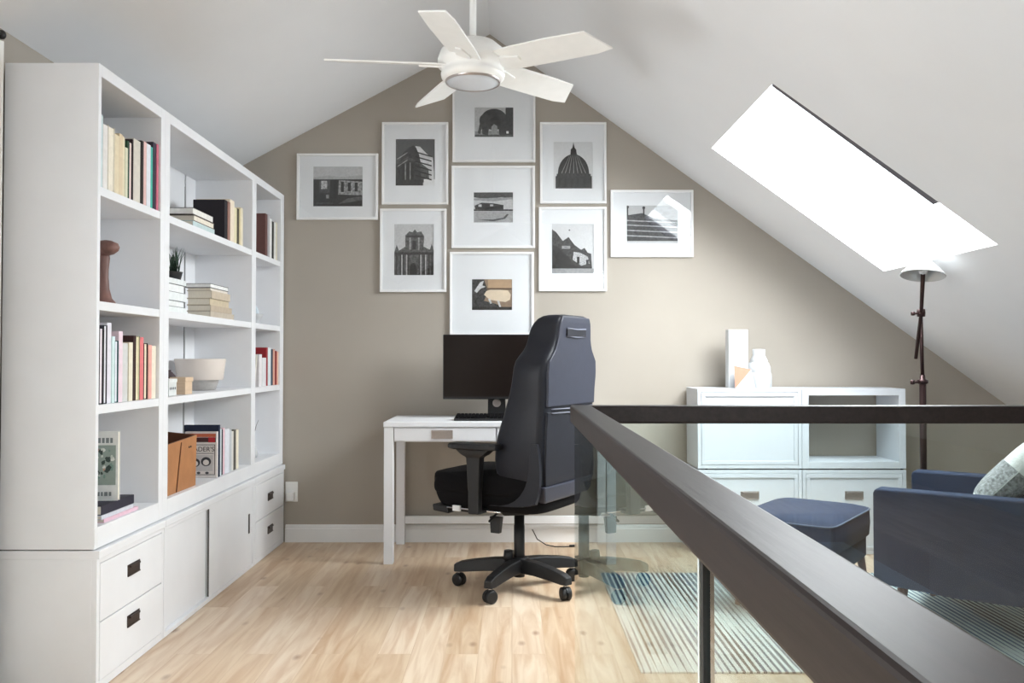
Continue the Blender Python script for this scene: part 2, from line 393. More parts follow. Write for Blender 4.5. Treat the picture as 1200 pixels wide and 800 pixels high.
# curtain rod and curtain on the left wall
rod = empty('curtain_rod', (XL + .042, 2.0, 2.17), 0, 'dark curtain rod with ball finial on the left wall', 'curtain rod')
MB().tube([(0, -1.5, 0), (0, .79, 0)], .008, M['black']).build('rod', rod)
MB().lathe([(0.001, -.015), (.009, -.013), (.014, -.006), (.015, 0), (.014, .006), (.009, .013), (.001, .015)], M['black'], (0, .80, 0), 16).build('finial', rod)
MB().box(-.040, .006, .62, .64, -.012, .012, M['black']).build('bracket', rod)
k = MB(); n = 90; fr = []; bk = []
for i in range(n + 1):
    yy = 1.95 + .845 * i / n; xx = XL + .053 + .016 * math.sin(i * 1.25)
    fr.append((xx, yy))
pts = fr + [(x + .003, y) for x, y in fr[::-1]]
k.prism(pts, 'z', .02, 2.135, M['curtain'])
tag(k.build('curtain'), 'white cloth curtain hanging at the left wall before the bookcase', 'curtain')

# ------------------------------------------------------------------ bookcase units
XH = -1.376      # hutch front
XBF = -1.368     # base front
XBK = -1.690
ZB = .466; ZS = [.54, .945, 1.292, 1.676]; ZT = 2.085
def sh(z): return z
UN = [(2.825, 3.37, .020, .038, 'nearest'), (3.37, 4.545, .05, .035, 'middle'), (4.545, 5.135, .035, .07, 'farthest')]
def hutch(u, i):
    ya, yb, pa, pb, nm = u
    t = empty('bookshelf_unit', (XH, ya, ZB), 0, 'white open bookshelf unit, %s' % ['narrow, the nearest of the three', 'wide, the middle of the three', 'narrow, the farthest, against the gable wall'][i], 'bookshelf', 'white bookshelf units along the left wall')
    def P(x0, x1, y0, y1, z0, z1, name, bev=.0015, m=M['white']): return bx(x0 - XH, x1 - XH, y0 - ya, y1 - ya, z0 - ZB, z1 - ZB, m).build(name, t, bevel=bev)
    z0 = ZB + .004
    P(XBK, XH, ya, ya + pa, z0, ZT, 'side_panel'); P(XBK, XH, yb - pb, yb, z0, ZT, 'side_panel')
    P(XBK, XH, ya + pa, yb - pb, ZT - .04, ZT, 'top_board')
    P(XBK, XH, ya + pa, yb - pb, z0, ZS[0], 'bottom_board')
    for z in ZS[1:]: P(XBK, XH - .002, ya + pa, yb - pb, z - .03, z, 'shelf_board')
    if i == 1:
        ym = 4.36
        P(XBK, XBK + .012, ya + pa, ym, ZS[0], ZT - .04, 'back_panel'); P(XBK, XBK + .012, ym + .02, yb - pb, ZS[0], ZT - .04, 'back_panel')
        P(XBK - .004, XBK + .006, ym, ym + .02, ZS[0], ZT - .1, 'shelf_standard', 0, M['gap'])
    else: P(XBK, XBK + .012, ya + pa, yb - pb, ZS[0], ZT - .04, 'back_panel')
    return t
for i, u in enumerate(UN): hutch(u, i)

def pull(parent, x, y, z, w=.098, h=.042, axis='x', m=None):
    m = m or M['bronze']; k = MB()
    if axis == 'x':   # front faces +x
        k.box(x, x + .003, y - w / 2, y + w / 2, z - h / 2, z + h / 2, m)
        k.box(x + .003, x + .010, y - w / 2 + .01, y + w / 2 - .01, z + h / 2 - .012, z + h / 2 - .004, m)
        k.box(x + .003, x + .0055, y - w / 2, y + w / 2, z - h / 2, z - h / 2 + .004, m)
    else:             # front faces -y
        k.box(x - w / 2, x + w / 2, y - .003, y, z - h / 2, z + h / 2, m)
        k.box(x - w / 2 + .01, x + w / 2 - .01, y - .010, y - .003, z + h / 2 - .014, z + h / 2 - .005, m)
        k.box(x - w / 2, x + w / 2, y - .0055, y - .003, z - h / 2, z - h / 2 + .004, m)
    return k.build('drawer_pull', parent, bevel=.001)
def base_drawers(u, lab, zs):
    ya, yb = u[0], u[1]; w = yb - ya
    t = empty('drawer_cabinet', (XBF, ya, 0), 0, lab, 'cabinet')
    d = XBK - XBF
    b = MB(); b.box(d, -.018, .002, w - .002, 0.002, ZB - .028, M['white'])
    b.box(-.018, 0, .002, .022, .002, ZB - .028, M['white']); b.box(-.018, 0, w - .022, w - .002, .002, ZB - .028, M['white'])
    b.box(-.018, 0, .022, w - .022, .002, .03, M['white']); b.box(-.018, 0, .022, w - .022, ZB - .045, ZB - .028, M['white'])
    b.build('cabinet_body', t, bevel=.001)
    bx(d - .002, .008, .001, w - .001, ZB - .028, ZB, M['white']).build('cabinet_top', t, bevel=.002)
    h = (ZB - .045 - .03) / 2
    for j in range(2):
        z0 = .03 + j * h
        q = bx(-.017, .001, .024, w - .024, z0 + .002, z0 + h - .002, M['white']).build('drawer', t, bevel=.0015)
        pull(q, .001, w / 2, zs[j])
base_drawers(UN[0], 'white two-drawer base cabinet at the near end, under the bookshelves', (.165, .345))
base_drawers(UN[2], 'white two-drawer base cabinet at the far end, beside the gable wall', (.14, .325))
ya, yb = UN[1][0], UN[1][1]; w = yb - ya
t = empty('sliding_door_cabinet', (XBF, ya, 0), 0, 'wide white sliding-door base cabinet between the two drawer cabinets', 'cabinet')
d = XBK - XBF
b = MB(); b.box(d, -.034, .002, w - .002, .002, ZB - .028, M['white']); b.box(-.034, 0, .002, .02, .002, ZB - .028, M['white']); b.box(-.034, 0, w - .02, w - .002, .002, ZB - .028, M['white'])
b.box(-.034, 0, .02, w - .02, .002, .02, M['white']); b.box(-.034, 0, .02, w - .02, ZB - .045, ZB - .028, M['white'])
b.build('cabinet_body', t, bevel=.001)
bx(d - .002, .008, .001, w - .001, ZB - .028, ZB, M['white']).build('cabinet_top', t, bevel=.002)
ym = 3.885 - ya
bx(-.032, -.018, .021, ym + .02, .021, ZB - .046, M['white']).build('sliding_door', t, bevel=.001)
q = bx(-.016, -.003, ym, w - .021, .021, ZB - .046, M['white']).build('sliding_door', t, bevel=.001)
MB().box(-.011, -.005, ym - .004, ym, .024, ZB - .048, mat('dark_gap_shade', srgb(70, 66, 66), .5)).build('door_gap_shade', q)  # dark strip painted in as the shade of the gap between the doors
MB().box(-.0035, -.001, 4.455 - ya, 4.475 - ya, .19, .29, M['bronze']).build('door_pull', q)

# ------------------------------------------------------------------ shelf contents
XS = -1.384
EPS = .0008
ORD = ['first', 'second', 'third', 'fourth', 'fifth', 'sixth', 'seventh', 'eighth', 'ninth', 'tenth', 'eleventh', 'twelfth', 'thirteenth', 'fourteenth', 'fifteenth', 'sixteenth', 'seventeenth', 'eighteenth']
def book(x1, y0, y1, z0, z1, depth, cover, label, group, pages_out=False, pagem=None, lean=0):
    """upright book, spine (or page edge) towards +x at x1"""
    pg = pagem or M['pages']; w = y1 - y0; h = z1 - z0; cv = min(.0018, w * .12)
    k = MB()
    k.box(-depth, 0, 0, cv, 0, h, cover); k.box(-depth, 0, w - cv, w, 0, h, cover)
    if pages_out: k.box(-depth, -depth + .002, cv, w - cv, 0, h, cover)
    else: k.box(-.002, 0, cv, w - cv, 0, h, cover)
    o = k.build('book'); o.location = (x1, y0, z0); o.rotation_euler = (lean, 0, 0)
    tag(o, label, 'book', group)
    a, b = (-depth + .003, -.004) if pages_out else (-depth + .004, -.003)
    bx(a, b, cv + .0003, w - cv - .0003, .003, h - .003, pg).build('pages', o)
    return o
def px_y(px, X): return -X * F / (600 - px)
def row(z0, items, place, group, X=XS, depth=.15, lim=None):
    """items: (left px, right px, top px, colour, pages_out, words)"""
    z0 += EPS
    ya_, yb_ = px_y(items[0][0], X), px_y(items[-1][1], X)
    for i, it in enumerate(items):
        a, b, ty, c, po, words = it[:6]
        xx = X - random.uniform(0, .005)
        y0, y1 = px_y(a, X), px_y(b, X)
        if lim: y0, y1 = [lim[0] + (q - ya_) / (yb_ - ya_) * (lim[1] - lim[0]) for q in (y0, y1)]
        ymid = (y0 + y1) / 2; zt = H + (420 - ty) * ymid / F
        zt = max(zt, z0 + .08)
        book(xx, y0 + .0006, y1 - .0006, z0, zt, depth + random.uniform(-.02, .02), pm(*c), '%s, %s from the left %s' % (words, ORD[i], place), group, po, pm(*it[6]) if len(it) > 6 else None)

W1, CR, OW, BK = (226, 226, 226), (222, 212, 188), (214, 210, 200), (34, 28, 30)
row(ZS[3], [
    (116.2, 118.6, 140, (60, 56, 62), False, 'thin charcoal book'),
    (118.6, 121.6, 133, (200, 214, 216), False, 'tall pale blue-white book'),
    (121.6, 127, 145, (226, 222, 218), False, 'white book'),
    (127, 134.5, 147, (232, 226, 212), True, 'thick book with cream page edges'),
    (134.5, 139.8, 157, (222, 208, 178), False, 'cream paperback'),
    (139.8, 144.2, 156, (218, 200, 168), False, 'buff paperback'),
    (144.2, 147, 159, (224, 212, 184), False, 'thin cream paperback'),
    (147, 150.2, 172, (216, 214, 190), False, 'short pale book'),
    (150.2, 152.4, 164, (34, 70, 48), False, 'thin dark green book'),
    (152.4, 156.6, 165, (40, 30, 34), True, 'dark book with pinkish white edge', (226, 206, 200)),
    (156.6, 158, 162, (44, 26, 32), False, 'very thin dark book'),
    (158, 166, 163, (212, 206, 194), False, 'wide off-white book'),
    (166, 168.8, 164, (30, 24, 24), False, 'black book'),
    (168.8, 172.4, 165, (226, 190, 184), False, 'pale pink book'),
    (172.4, 177, 168, (222, 224, 230), False, 'white book'),
    (177, 180.2, 171, (70, 176, 158), False, 'teal book'),
    (180.2, 184, 166, (52, 42, 60), False, 'dark plum book'),
    (184, 186.2, 168, (206, 110, 130), False, 'thin rose book'),
], 'on the top shelf, nearest bookshelf', 'books in the top cell of the nearest bookshelf', lim=(2.848, 3.328))
row(ZS[1], [
    (112.6, 115.6, 386, (112, 30, 46), False, 'dark red book'),
    (116, 120.8, 384, (34, 30, 36), True, 'white-edged book with black boards', (232, 222, 228)),
    (121.4, 125.6, 381, (60, 60, 66), True, 'slim white-edged book', (234, 234, 238)),
    (125.6, 131, 378, (226, 224, 232), False, 'tallest white book'),
    (131, 134.6, 394, (206, 226, 226), False, 'pale aqua book'),
    (135, 139.4, 399, (30, 90, 92), True, 'white-edged book with teal boards', (230, 232, 240)),
    (140, 144.8, 388, (232, 210, 220), False, 'pale pink tall book'),
    (145, 151.4, 402, (206, 206, 204), False, 'light grey book'),
    (151.8, 156.6, 401, (228, 220, 200), False, 'cream book'),
    (156.8, 160, 393, (56, 30, 28), False, 'dark brown book'),
    (160, 163.6, 394, (232, 222, 192), True, 'cream-edged dark book', (236, 226, 196)),
    (163.8, 165.6, 394, (40, 84, 58), False, 'thin green book'),
    (165.8, 170.2, 395, (222, 120, 124), False, 'coral red book'),
    (170.6, 175, 402, (44, 30, 32), True, 'black book with cream page edges', (232, 216, 190)),
    (175.6, 179.8, 404, (230, 168, 156), False, 'salmon book'),
    (180, 185.2, 405, (232, 222, 204), False, 'pale cream book'),
], 'on the third shelf, nearest bookshelf', 'books in the third cell of the nearest bookshelf', lim=(2.848, 3.328))

# carved figure
fig = empty('wooden_figure', (-1.478, 3.08, ZS[2] + EPS), R(-25), 'carved brown wooden figure with flared foot and flat oval head, second cell of nearest bookshelf', 'figurine')
MB().lathe([(.046, 0), (.044, .008), (.030, .025), (.021, .06), (.018, .10), (.018, .13), (.022, .17), (.02, .185)], M['woodbrown'], n=20).build('body', fig)
MB().lathe([(.004, .178), (.028, .184), (.044, .196), (.048, .208), (.042, .222), (.02, .232), (.003, .235)], M['woodbrown'], (.012, 0, 0), 20, sx=1.15, sy=.8).build('head', fig)

# near unit, bottom cell: stack with a picture book standing on it
g = 'dark books lying in the bottom cell of the nearest bookshelf'
def flat(x0, x1, y0, y1, z0, z1, cover, label, group, pagem=None, spine='x', rz=0):
    """book lying flat; spine side 'x' (to the room) or 'y' (to the camera)"""
    k = MB(); cv = min(.002, (z1 - z0) * .14); w = x1 - x0; d = y1 - y0; h = z1 - z0
    k.box(-w, 0, 0, d, 0, cv, cover); k.box(-w, 0, 0, d, h - cv, h, cover)
    if spine == 'x': k.box(-.002, 0, 0, d, cv, h - cv, cover)
    elif spine == 'y': k.box(-w, 0, 0, .002, cv, h - cv, cover)
    elif spine == '-x': k.box(-w, -w + .002, 0, d, cv, h - cv, cover)
    o = k.build('book'); o.location = (x1, y0, z0); o.rotation_euler = (0, 0, rz); tag(o, label, 'book', group)
    bx(-w + .004, -.004 if spine != '-x' else -.002, .004 if spine != '-x' else .002, d - .004, cv, h - cv, pagem or M['pages']).build('pages', o)
    return o
z = ZS[0] + EPS
flat(-1.60, -1.388, 2.915, 3.18, z, z + .012, pm(226, 190, 204), 'pinkish white book at the bottom of the flat stack, nearest bookshelf', g)
flat(-1.60, -1.392, 2.905, 3.15, z + .0125, z + .026, pm(206, 208, 216), 'pale grey book in the middle of the flat stack, nearest bookshelf', g)
flat(-1.60, -1.395, 2.91, 3.16, z + .0265, z + .058, pm(38, 36, 52), 'thick navy-black book on top of the flat stack, nearest bookshelf', g)
# standing illustrated book, cover towards the camera
pb = empty('picture_book', (-1.615, 3.005, z + .0585), R(4), 'white book with grey-green illustrated cover standing on the dark flat stack', 'book')
bw, bh = .225, .243
k = MB(); k.box(0, bw, 0, .002, 0, bh, pm(228, 230, 228)); k.box(0, bw, .016, .018, 0, bh, pm(228, 230, 228)); k.box(0, .002, .002, .016, 0, bh, pm(228, 230, 228)); k.build('cover', pb)
bx(.004, bw - .003, .002, .016, .003, bh - .003, M['pages']).build('pages', pb)
k = MB()
k.poly([(.008, -.0006, .055), (bw - .008, -.0006, .055), (bw - .008, -.0006, .195), (.008, -.0006, .195)], pm(150, 164, 156))
rr = random.Random(3)
for i in range(130):
    cx, cz = rr.uniform(.02, bw - .02), rr.uniform(.066, .182); s = rr.uniform(.003, .010); c = rr.choice([(90, 104, 96), (206, 214, 206), (196, 160, 140), (60, 74, 70), (226, 230, 224), (120, 150, 140)])
    yy = -.0007 - i * .000006
    k.poly([(cx + s * math.cos(a) * rr.uniform(.5, 1.3), yy, cz + s * math.sin(a) * rr.uniform(.5, 1.6)) for a in [j * PI / 3 for j in range(6)]], pm(*c))
k.build('cover_picture', pb)
k = MB()
for zz, hh in ((.212, .018), (.024, .014)):
    x = .016; 
    while x < bw - .02:
        ww = rr.uniform(.006, .012); k.box(x, x + ww, -.0008, 0, zz - hh / 2, zz + hh / 2, pm(126, 134, 136)); x += ww + .0045
k.build('cover_blocks', pb)

# middle unit, top cell
z = ZS[3] + EPS; g = 'books in the top cell of the middle bookshelf'
flat(-1.545, -1.402, 3.74, 4.01, z, z + .030, pm(196, 212, 212), 'pale teal book at the bottom of the flat stack, top middle cell', g)
flat(-1.535, -1.400, 3.75, 4.0, z + .0305, z + .056, pm(112, 92, 80), 'off-white book second up of the flat stack, top middle cell', g, spine='-x')
flat(-1.555, -1.398, 3.73, 3.985, z + .0565, z + .086, pm(74, 66, 64), 'white-edged dark book on top of the flat stack, top middle cell', g, pm(232, 230, 224), spine='-x')
row(z, [
    (262.6, 266, 234, (30, 26, 34), False, 'large black book'),
    (266, 269, 236, (150, 112, 100), False, 'brown patterned book'),
    (269, 274.5, 234, (230, 216, 196), False, 'wide cream book'),
    (274.5, 277.6, 243, (222, 212, 176), False, 'pale yellow paperback'),
    (277.6, 279.6, 244, (90, 84, 70), False, 'thin dark olive paperback'),
    (279.6, 281.2, 244, (214, 200, 160), False, 'thin straw-coloured paperback'),
    (281.2, 284, 243, (226, 216, 192), False, 'cream paperback'),
], 'on the top shelf, middle bookshelf', g, depth=.145)
# middle unit second cell
z = ZS[2] + EPS; g = 'white books under the grassy plant'
hs = [.022, .026, .034, .034, .022]; zz = z
for i, h in enumerate(hs):
    flat(-1.56 - .004 * (i % 2), -1.40 - .003 * (i % 2), 3.458, 3.662 - .010 * (i % 2), zz, zz + h, pm(*[(226, 230, 228), (70, 72, 76), (228, 232, 232), (64, 66, 70), (222, 226, 226)][i]),
         'white book, %s in the stack carrying the grassy plant' % ['lowest', 'second from the bottom', 'middle one', 'second from the top', 'topmost'][i], g, spine='-x' if i % 2 else 'x', pagem=pm(232, 234, 234))
    zz += h + .0004
pl = empty('grass_plant', (-1.432, 3.61, zz), 0, 'small dark potted grass plant on the stack of white books', 'plant')
MB().lathe([(.026, 0), (.034, .03), (.036, .034), (.032, .034), (.030, .030)], M['pot'], n=18).build('pot', pl)
k = MB(); rr = random.Random(5)
for i in range(44):
    a = rr.uniform(0, 2 * PI); l = rr.uniform(.06, .115); sp = rr.uniform(.1, .5); w = .0022
    b0 = Vector((rr.uniform(-.02, .02), rr.uniform(-.02, .02), .028)); d = Vector((math.cos(a), math.sin(a), 0)); s = Vector((-math.sin(a), math.cos(a), 0)) * w
    p1 = b0 + Vector((0, 0, l * .6)) + d * l * sp * .4; p2 = b0 + Vector((0, 0, l)) + d * l * sp
    k.loft([[b0 - s, b0 + s, b0 + d * .0012], [p1 - s, p1 + s, p1 + d * .0012], [p2 - s * .1, p2 + s * .1, p2 + d * .0003]], M['leaf'])
k.build('grass_blades', pl)
g = 'tan books stacked in the second cell of the middle bookshelf'; zz = z
for i, (h, c, dx, y1) in enumerate([(.028, (190, 178, 162), 0, 4.30), (.028, (186, 170, 150), .002, 4.26), (.030, (200, 186, 160), -.003, 4.23), (.036, (194, 180, 160), .006, 4.22), (.012, (222, 214, 204), 0, 4.20)]):
    flat(-1.512, -1.402 + dx, 3.962, y1, zz, zz + h, pm(*c), '%s book in the tan stack of the middle bookshelf' % ['lowest beige', 'second lowest brown', 'middle yellowish', 'fourth up tan', 'thin grey-white'][i], g)
    zz += h + .0004
flat(-1.516, -1.398, 3.955, 4.20, zz, zz + .020, pm(58, 52, 54), 'dark-covered book with white pages on top of the tan stack', g, pm(238, 238, 236), spine='-x')
# middle unit third cell
z = ZS[1] + EPS
o = empty('serving_bowl', (-1.53, 4.19, z), 0, 'large cream ceramic bowl with a raw stoneware foot, middle bookshelf', 'bowl')
MB().lathe([(.066, 0), (.072, .002), (.088, .05), (.09, .052)], M['ceramicraw'], n=40).build('bowl_foot', o)
MB().lathe([(.104, .050), (.108, .056), (.120, .150), (.118, .153), (.114, .150), (.10, .07), (.03, .056), (.001, .055)], M['ceramic'], n=40, cap=False).build('bowl_wall', o)
MB().lathe([(.09, .0505), (.104, .0505)], M['ceramic'], n=40, cap=False).build('bowl_rim_step', o)
o = empty('wooden_box', (-1.432, 3.70, z), R(-4), 'small pale wooden box in front of the large bowl', 'box')
bx(-.033, .033, -.034, .034, 0, .054, M['maplebox']).build('box_body', o, bevel=.002); bx(-.036, .036, -.037, .037, .054, .074, M['maplebox']).build('box_lid', o, bevel=.002)
o = empty('patterned_box', (-1.44, 3.555, z), R(0), 'tiny white patterned box beside the pale wooden box', 'box')
bx(-.028, .028, -.04, .04, 0, .056, pm(214, 216, 214)).build('box_body', o, bevel=.001); bx(-.03, .03, -.042, .042, .056, .07, pm(224, 226, 224)).build('box_lid', o, bevel=.001)
k = MB()
for i in range(4): k.lathe([(.001, 0), (.006, 0)], pm(90, 92, 96), T=Matrix.Translation((.0284, -.025 + .017 * i, .03)) @ Matrix.Rotation(R(90), 4, 'Y'), n=8, cap=False)
k.build('printed_dots', o)
o = empty('dark_vase', (-1.515, 3.755, z), 0, 'small round dark brown vase behind the tiny white box', 'vase')
MB().lathe([(.018, 0), (.03, .02), (.038, .05), (.036, .075), (.022, .092), (.014, .098), (.016, .104), (.012, .104), (.010, .098)], pm(66, 54, 58), n=22).build('vase_body', o)
# middle unit bottom cell: leather bin, cookbooks
z = ZS[0] + EPS
o = empty('leather_bin', (-1.40, 3.463, z), 0, 'tan leather storage bin with dark rivets, bottom cell of middle bookshelf', 'storage bin')
L0 = .335; hb = .222
k = MB()
outer = lambda zf: [(-.17 - .004 * zf, 0), (-.012, 0), (0, .012), (0, L0 - .012 + .0 * zf), (-.012, L0), (-.17, L0)]
rings = []
for zf, zz in ((0, 0), (1, hb)):
    rings.append([(x + .004 * zf, y, zz + (.012 * (y / L0) - (.012 if x > -.1 else -.004) if zf else 0)) for x, y in outer(zf)])
ri = [[(min(max(x, -.166), -.005 if 1 else 0), min(max(y, .004), L0 - .004), zz if j else .004) for (x, y, zz) in rings[1 - 0]] for j in (0, 1)]
k.loft([rings[0], rings[1]], M['tan'], smooth=False, cap=False); k.face([k.bm.verts.new(p) for p in rings[0]], M['tan'])
k.build('bin_wall', o)
k = MB(); k.loft([ri[0], ri[1]], M['tandark'], smooth=False, cap=False); k.face([k.bm.verts.new(p) for p in ri[0]], M['tandark']); k.loft([rings[1], ri[1]], M['tandark'], smooth=False, cap=False); k.build('bin_lining', o)
k = MB(); k.hexa([(.001, .10, .002), (.0035, .10, .002), (.0035, .106, .002), (.001, .106, .002), (.0045, .142, hb - .016), (.007, .142, hb - .016), (.007, .148, hb - .016), (.0045, .148, hb - .016)], M['tandark']); k.build('seam', o)
for yy in (.235, .255):
    MB().lathe([(.0045, 0), (.005, .002), (.002, .0035)], M['bronze'], T=Matrix.Translation((.0035, yy, hb - .045)) @ Matrix.Rotation(R(90), 4, 'Y'), n=10).build('rivet', o)
g = 'books in the bottom cell of the middle bookshelf'
b1 = book(-1.386, 4.043, 4.062, z, z + .245, .165, pm(28, 40, 66), 'tall navy book behind the red-banded cookbook, bottom cell of middle bookshelf', g)
b2 = book(-1.389, 4.024, 4.042, z, z + .215, .15, pm(222, 216, 214), 'cookbook with red banded lettered cover facing the room, right of the leather bin', g)
k = MB(); yf = -.0004
def rc(x0, x1, z0, z1, m, e=0): k.poly([(x0, yf - e, z0), (x1, yf - e, z0), (x1, yf - e, z1), (x0, yf - e, z1)], m)
rc(-.145, -.005, .190, .206, pm(190, 100, 70)); rc(-.145, -.005, .166, .188, pm(70, 36, 40)); rc(-.04, -.008, .165, .189, pm(176, 40, 50), .0001)
rc(-.142, -.008, .012, .155, pm(60, 60, 64)); rc(-.139, -.011, .015, .152, pm(222, 216, 214), .0001)
rc(-.136, -.014, .112, .115, pm(70, 70, 74), .0002); rc(-.13, -.018, .03, .106, pm(196, 192, 192), .0002)
for (cx, cz, s) in ((-.05, .075, .024), (-.10, .07, .022)):
    k.poly([(cx + s * math.cos(a), yf - .0003, cz + s * .9 * math.sin(a)) for a in [j * PI / 8 for j in range(16)]], pm(56, 56, 62))
    k.poly([(cx + s * .6 * math.cos(a), yf - .0004, cz - .004 + s * .55 * math.sin(a)) for a in [j * PI / 8 for j in range(16)]], pm(220, 214, 210))
for cx in (-.12, -.085, -.045): k.poly([(cx + .009 * math.cos(a), yf - .0003, .022 + .006 * math.sin(a)) for a in [j * PI / 5 for j in range(10)]], pm(80, 80, 84))
k.build('cover_print', b2)
text('cover_title', "READER'S", .031, pm(44, 44, 50), b2, Matrix.Translation((-.077, -.0012, .132)) @ Matrix.Rotation(R(90), 4, 'X'))
row(z, [
    (256.6, 260, 502, (214, 226, 228), False, 'pale blue-white magazine'),
    (260, 262, 503, (28, 40, 52), False, 'thin navy magazine'),
    (262, 264.6, 501, (230, 196, 206), False, 'pink-edged white magazine'),
    (264.6, 270.4, 502, (224, 226, 234), False, 'wide white binder'),
    (270.4, 274, 503, (190, 194, 198), False, 'grey-white catalogue'),
    (274, 277, 505, (216, 214, 208), False, 'speckled off-white catalogue'),
    (277, 279.5, 503, (92, 90, 84), False, 'dark mottled thin catalogue'),
    (279.5, 283, 503, (230, 224, 204), False, 'cream catalogue'),
], 'in the bottom cell, middle bookshelf', g, X=-1.392, depth=.15, lim=(4.064, 4.36))

# far unit
z = ZS[3]; g = 'books in the top cell of the farthest bookshelf'
row(z, [
    (311, 313.4, 250, (104, 70, 66), False, 'brown book'),
    (313.4, 315.4, 251, (176, 172, 176), False, 'grey book'),
    (315.8, 318, 256, (232, 232, 230), False, 'white book'),
    (318, 320.6, 259, (26, 24, 26), False, 'black book'),
    (320.6, 322.4, 260, (226, 226, 222), False, 'white slim book'),
    (322.4, 324.6, 260, (212, 204, 184), False, 'cream slim book'),
], 'on the top shelf, farthest bookshelf', g, depth=.14)
z = ZS[2] + EPS
o = empty('white_dish', (-1.419, 4.72, z), 0, 'small white footed dish on the shelf of the farthest bookshelf', 'dish')
MB().lathe([(.018, 0), (.016, .012), (.03, .03), (.042, .052), (.040, .054), (.027, .034), (.001, .028)], M['porcelain'], n=22, cap=False).build('dish_bowl', o)
MB().lathe([(.001, .05), (.012, .045), (.018, .06), (.014, .08), (.004, .098), (.0005, .1)], pm(206, 218, 226), n=14).build('dish_finial', o)
z = ZS[1]; g = 'books in the third cell of the farthest bookshelf'
row(z, [
    (304.5, 308, 415, (226, 222, 224), False, 'white book standing upright'),
    (308, 312.5, 419, (222, 222, 224), False, 'shorter white book'),
    (312.5, 314.6, 407, (150, 30, 40), False, 'deep red tall book'),
    (314.6, 318.4, 407, (216, 226, 228), False, 'pale aqua tall book'),
    (318.4, 320.6, 409, (48, 66, 84), False, 'slate blue book'),
    (320.6, 322.6, 409, (220, 168, 150), False, 'salmon book'),
    (322.6, 324.6, 411, (140, 40, 38), False, 'brick red book'),
    (324.6, 326.4, 412, (230, 190, 170), False, 'pale orange book'),
], 'on the third shelf, farthest bookshelf', g, depth=.14)
book(-1.392, 4.612, 4.628, z + .004, z + .18, .14, pm(222, 218, 206), 'cream book leaning at the left of the third cell, farthest bookshelf', g, lean=R(-13))
z = ZS[0] + EPS
o = empty('twig_vase', (-1.465, 4.845, z), 0, 'tiny vase with a dark dried twig, bottom cell of farthest bookshelf', 'vase')
MB().lathe([(.02, 0), (.026, .02), (.02, .05), (.008, .07), (.009, .08)], M['porcelain'], n=18).build('vase_body', o)
MB().tube([(0, 0, .06), (.004, .0, .13), (.012, .012, .18), (.02, .03, .21)], [.002, .0018, .0014, .001], M['lampmetal'], 6).build('twig', o)

# wall outlet with adapter
o = empty('wall_outlet', (-1.325, YB, .30), 0, 'white wall outlet with plugged adapter beside the far drawer cabinet', 'outlet')
bx(-.037, .037, -.006, 0, -.06, .06, M['outlet']).build('cover_plate', o, bevel=.002)
bx(-.022, .022, -.042, -.006, -.05, .0, M['outlet']).build('adapter', o, bevel=.004)

# ------------------------------------------------------------------ gallery of framed photographs
SW = F / (YB - .012)
def wx(px): return (px - 600) / SW
def wz(py): return H - (py - 420) / SW
def frame(rect, ph, label, art, bg):
    x0, x1, z1, z0 = wx(rect[0]), wx(rect[2]), wz(rect[1]), wz(rect[3])
    o = empty('framed_photo', ((x0 + x1) / 2, YB, (z0 + z1) / 2), 0, label, 'picture', 'white framed photographs on the gable wall')
    w, h = (x1 - x0) / 2, (z1 - z0) / 2; e = .014; d = .022
    k = MB()
    k.box(-w, w, -d, 0, h - e, h, M['trim']); k.box(-w, w, -d, 0, -h, -h + e, M['trim'])
    k.box(-w, -w + e, -d, 0, -h + e, h - e, M['trim']); k.box(w - e, w, -d, 0, -h + e, h - e, M['trim'])
    k.build('frame', o, bevel=.0015)
    a0, a1, b1, b0 = [v - q for v, q in zip((wx(ph[0]), wx(ph[2]), wz(ph[1]), wz(ph[3])), (o.location.x, o.location.x, o.location.z, o.location.z))]
    k = MB(); W, Hh = w - e, h - e; yb, yf = -.006, -.010
    # mat board with bevelled window
    for (p, q, r, s) in ((-W, W, b1, Hh), (-W, W, -Hh, b0), (-W, a0, b0, b1), (a1, W, b0, b1)): k.box(p, q, yf, yb, r, s, M['mat_board'])
    k.build('mat_board', o)
    k = MB(); k.box(a0, a1, -.0055, -.002, b0, b1, bg)
    aw, ah = a1 - a0, b1 - b0
    for n_, (mm, pts) in enumerate(art):
        yy = -.0056 - .00006 * n_
        k.poly([(a0 + aw * min(max(u, 0), 1), yy, b0 + ah * min(max(v, 0), 1)) for u, v in pts], mm)
    k.build('photo_print', o)
    bx(-W, W, -.0165, -.015, -Hh, Hh, M['picglass']).build('glazing', o)
    return o
def G(v, n=.35, s=60):
    if v < 130: v = int(v * .72)
    return mat('print_grey_%d_%d' % (v, int(n * 100)), srgb(v, v, v + 2 if v < 250 else v), .8, noise=min(.9, n * 2.0), nscale=s * 1.6)
def R4(a, b, c, d): return [(a, b), (c, b), (c, d), (a, d)]
def ell(cx, cy, rx, ry, n=18, a0=0, a1=2 * PI): return [(cx + rx * math.cos(a0 + (a1 - a0) * i / n), cy + ry * math.sin(a0 + (a1 - a0) * i / n)) for i in range(n + (a1 - a0 < 6.2))]
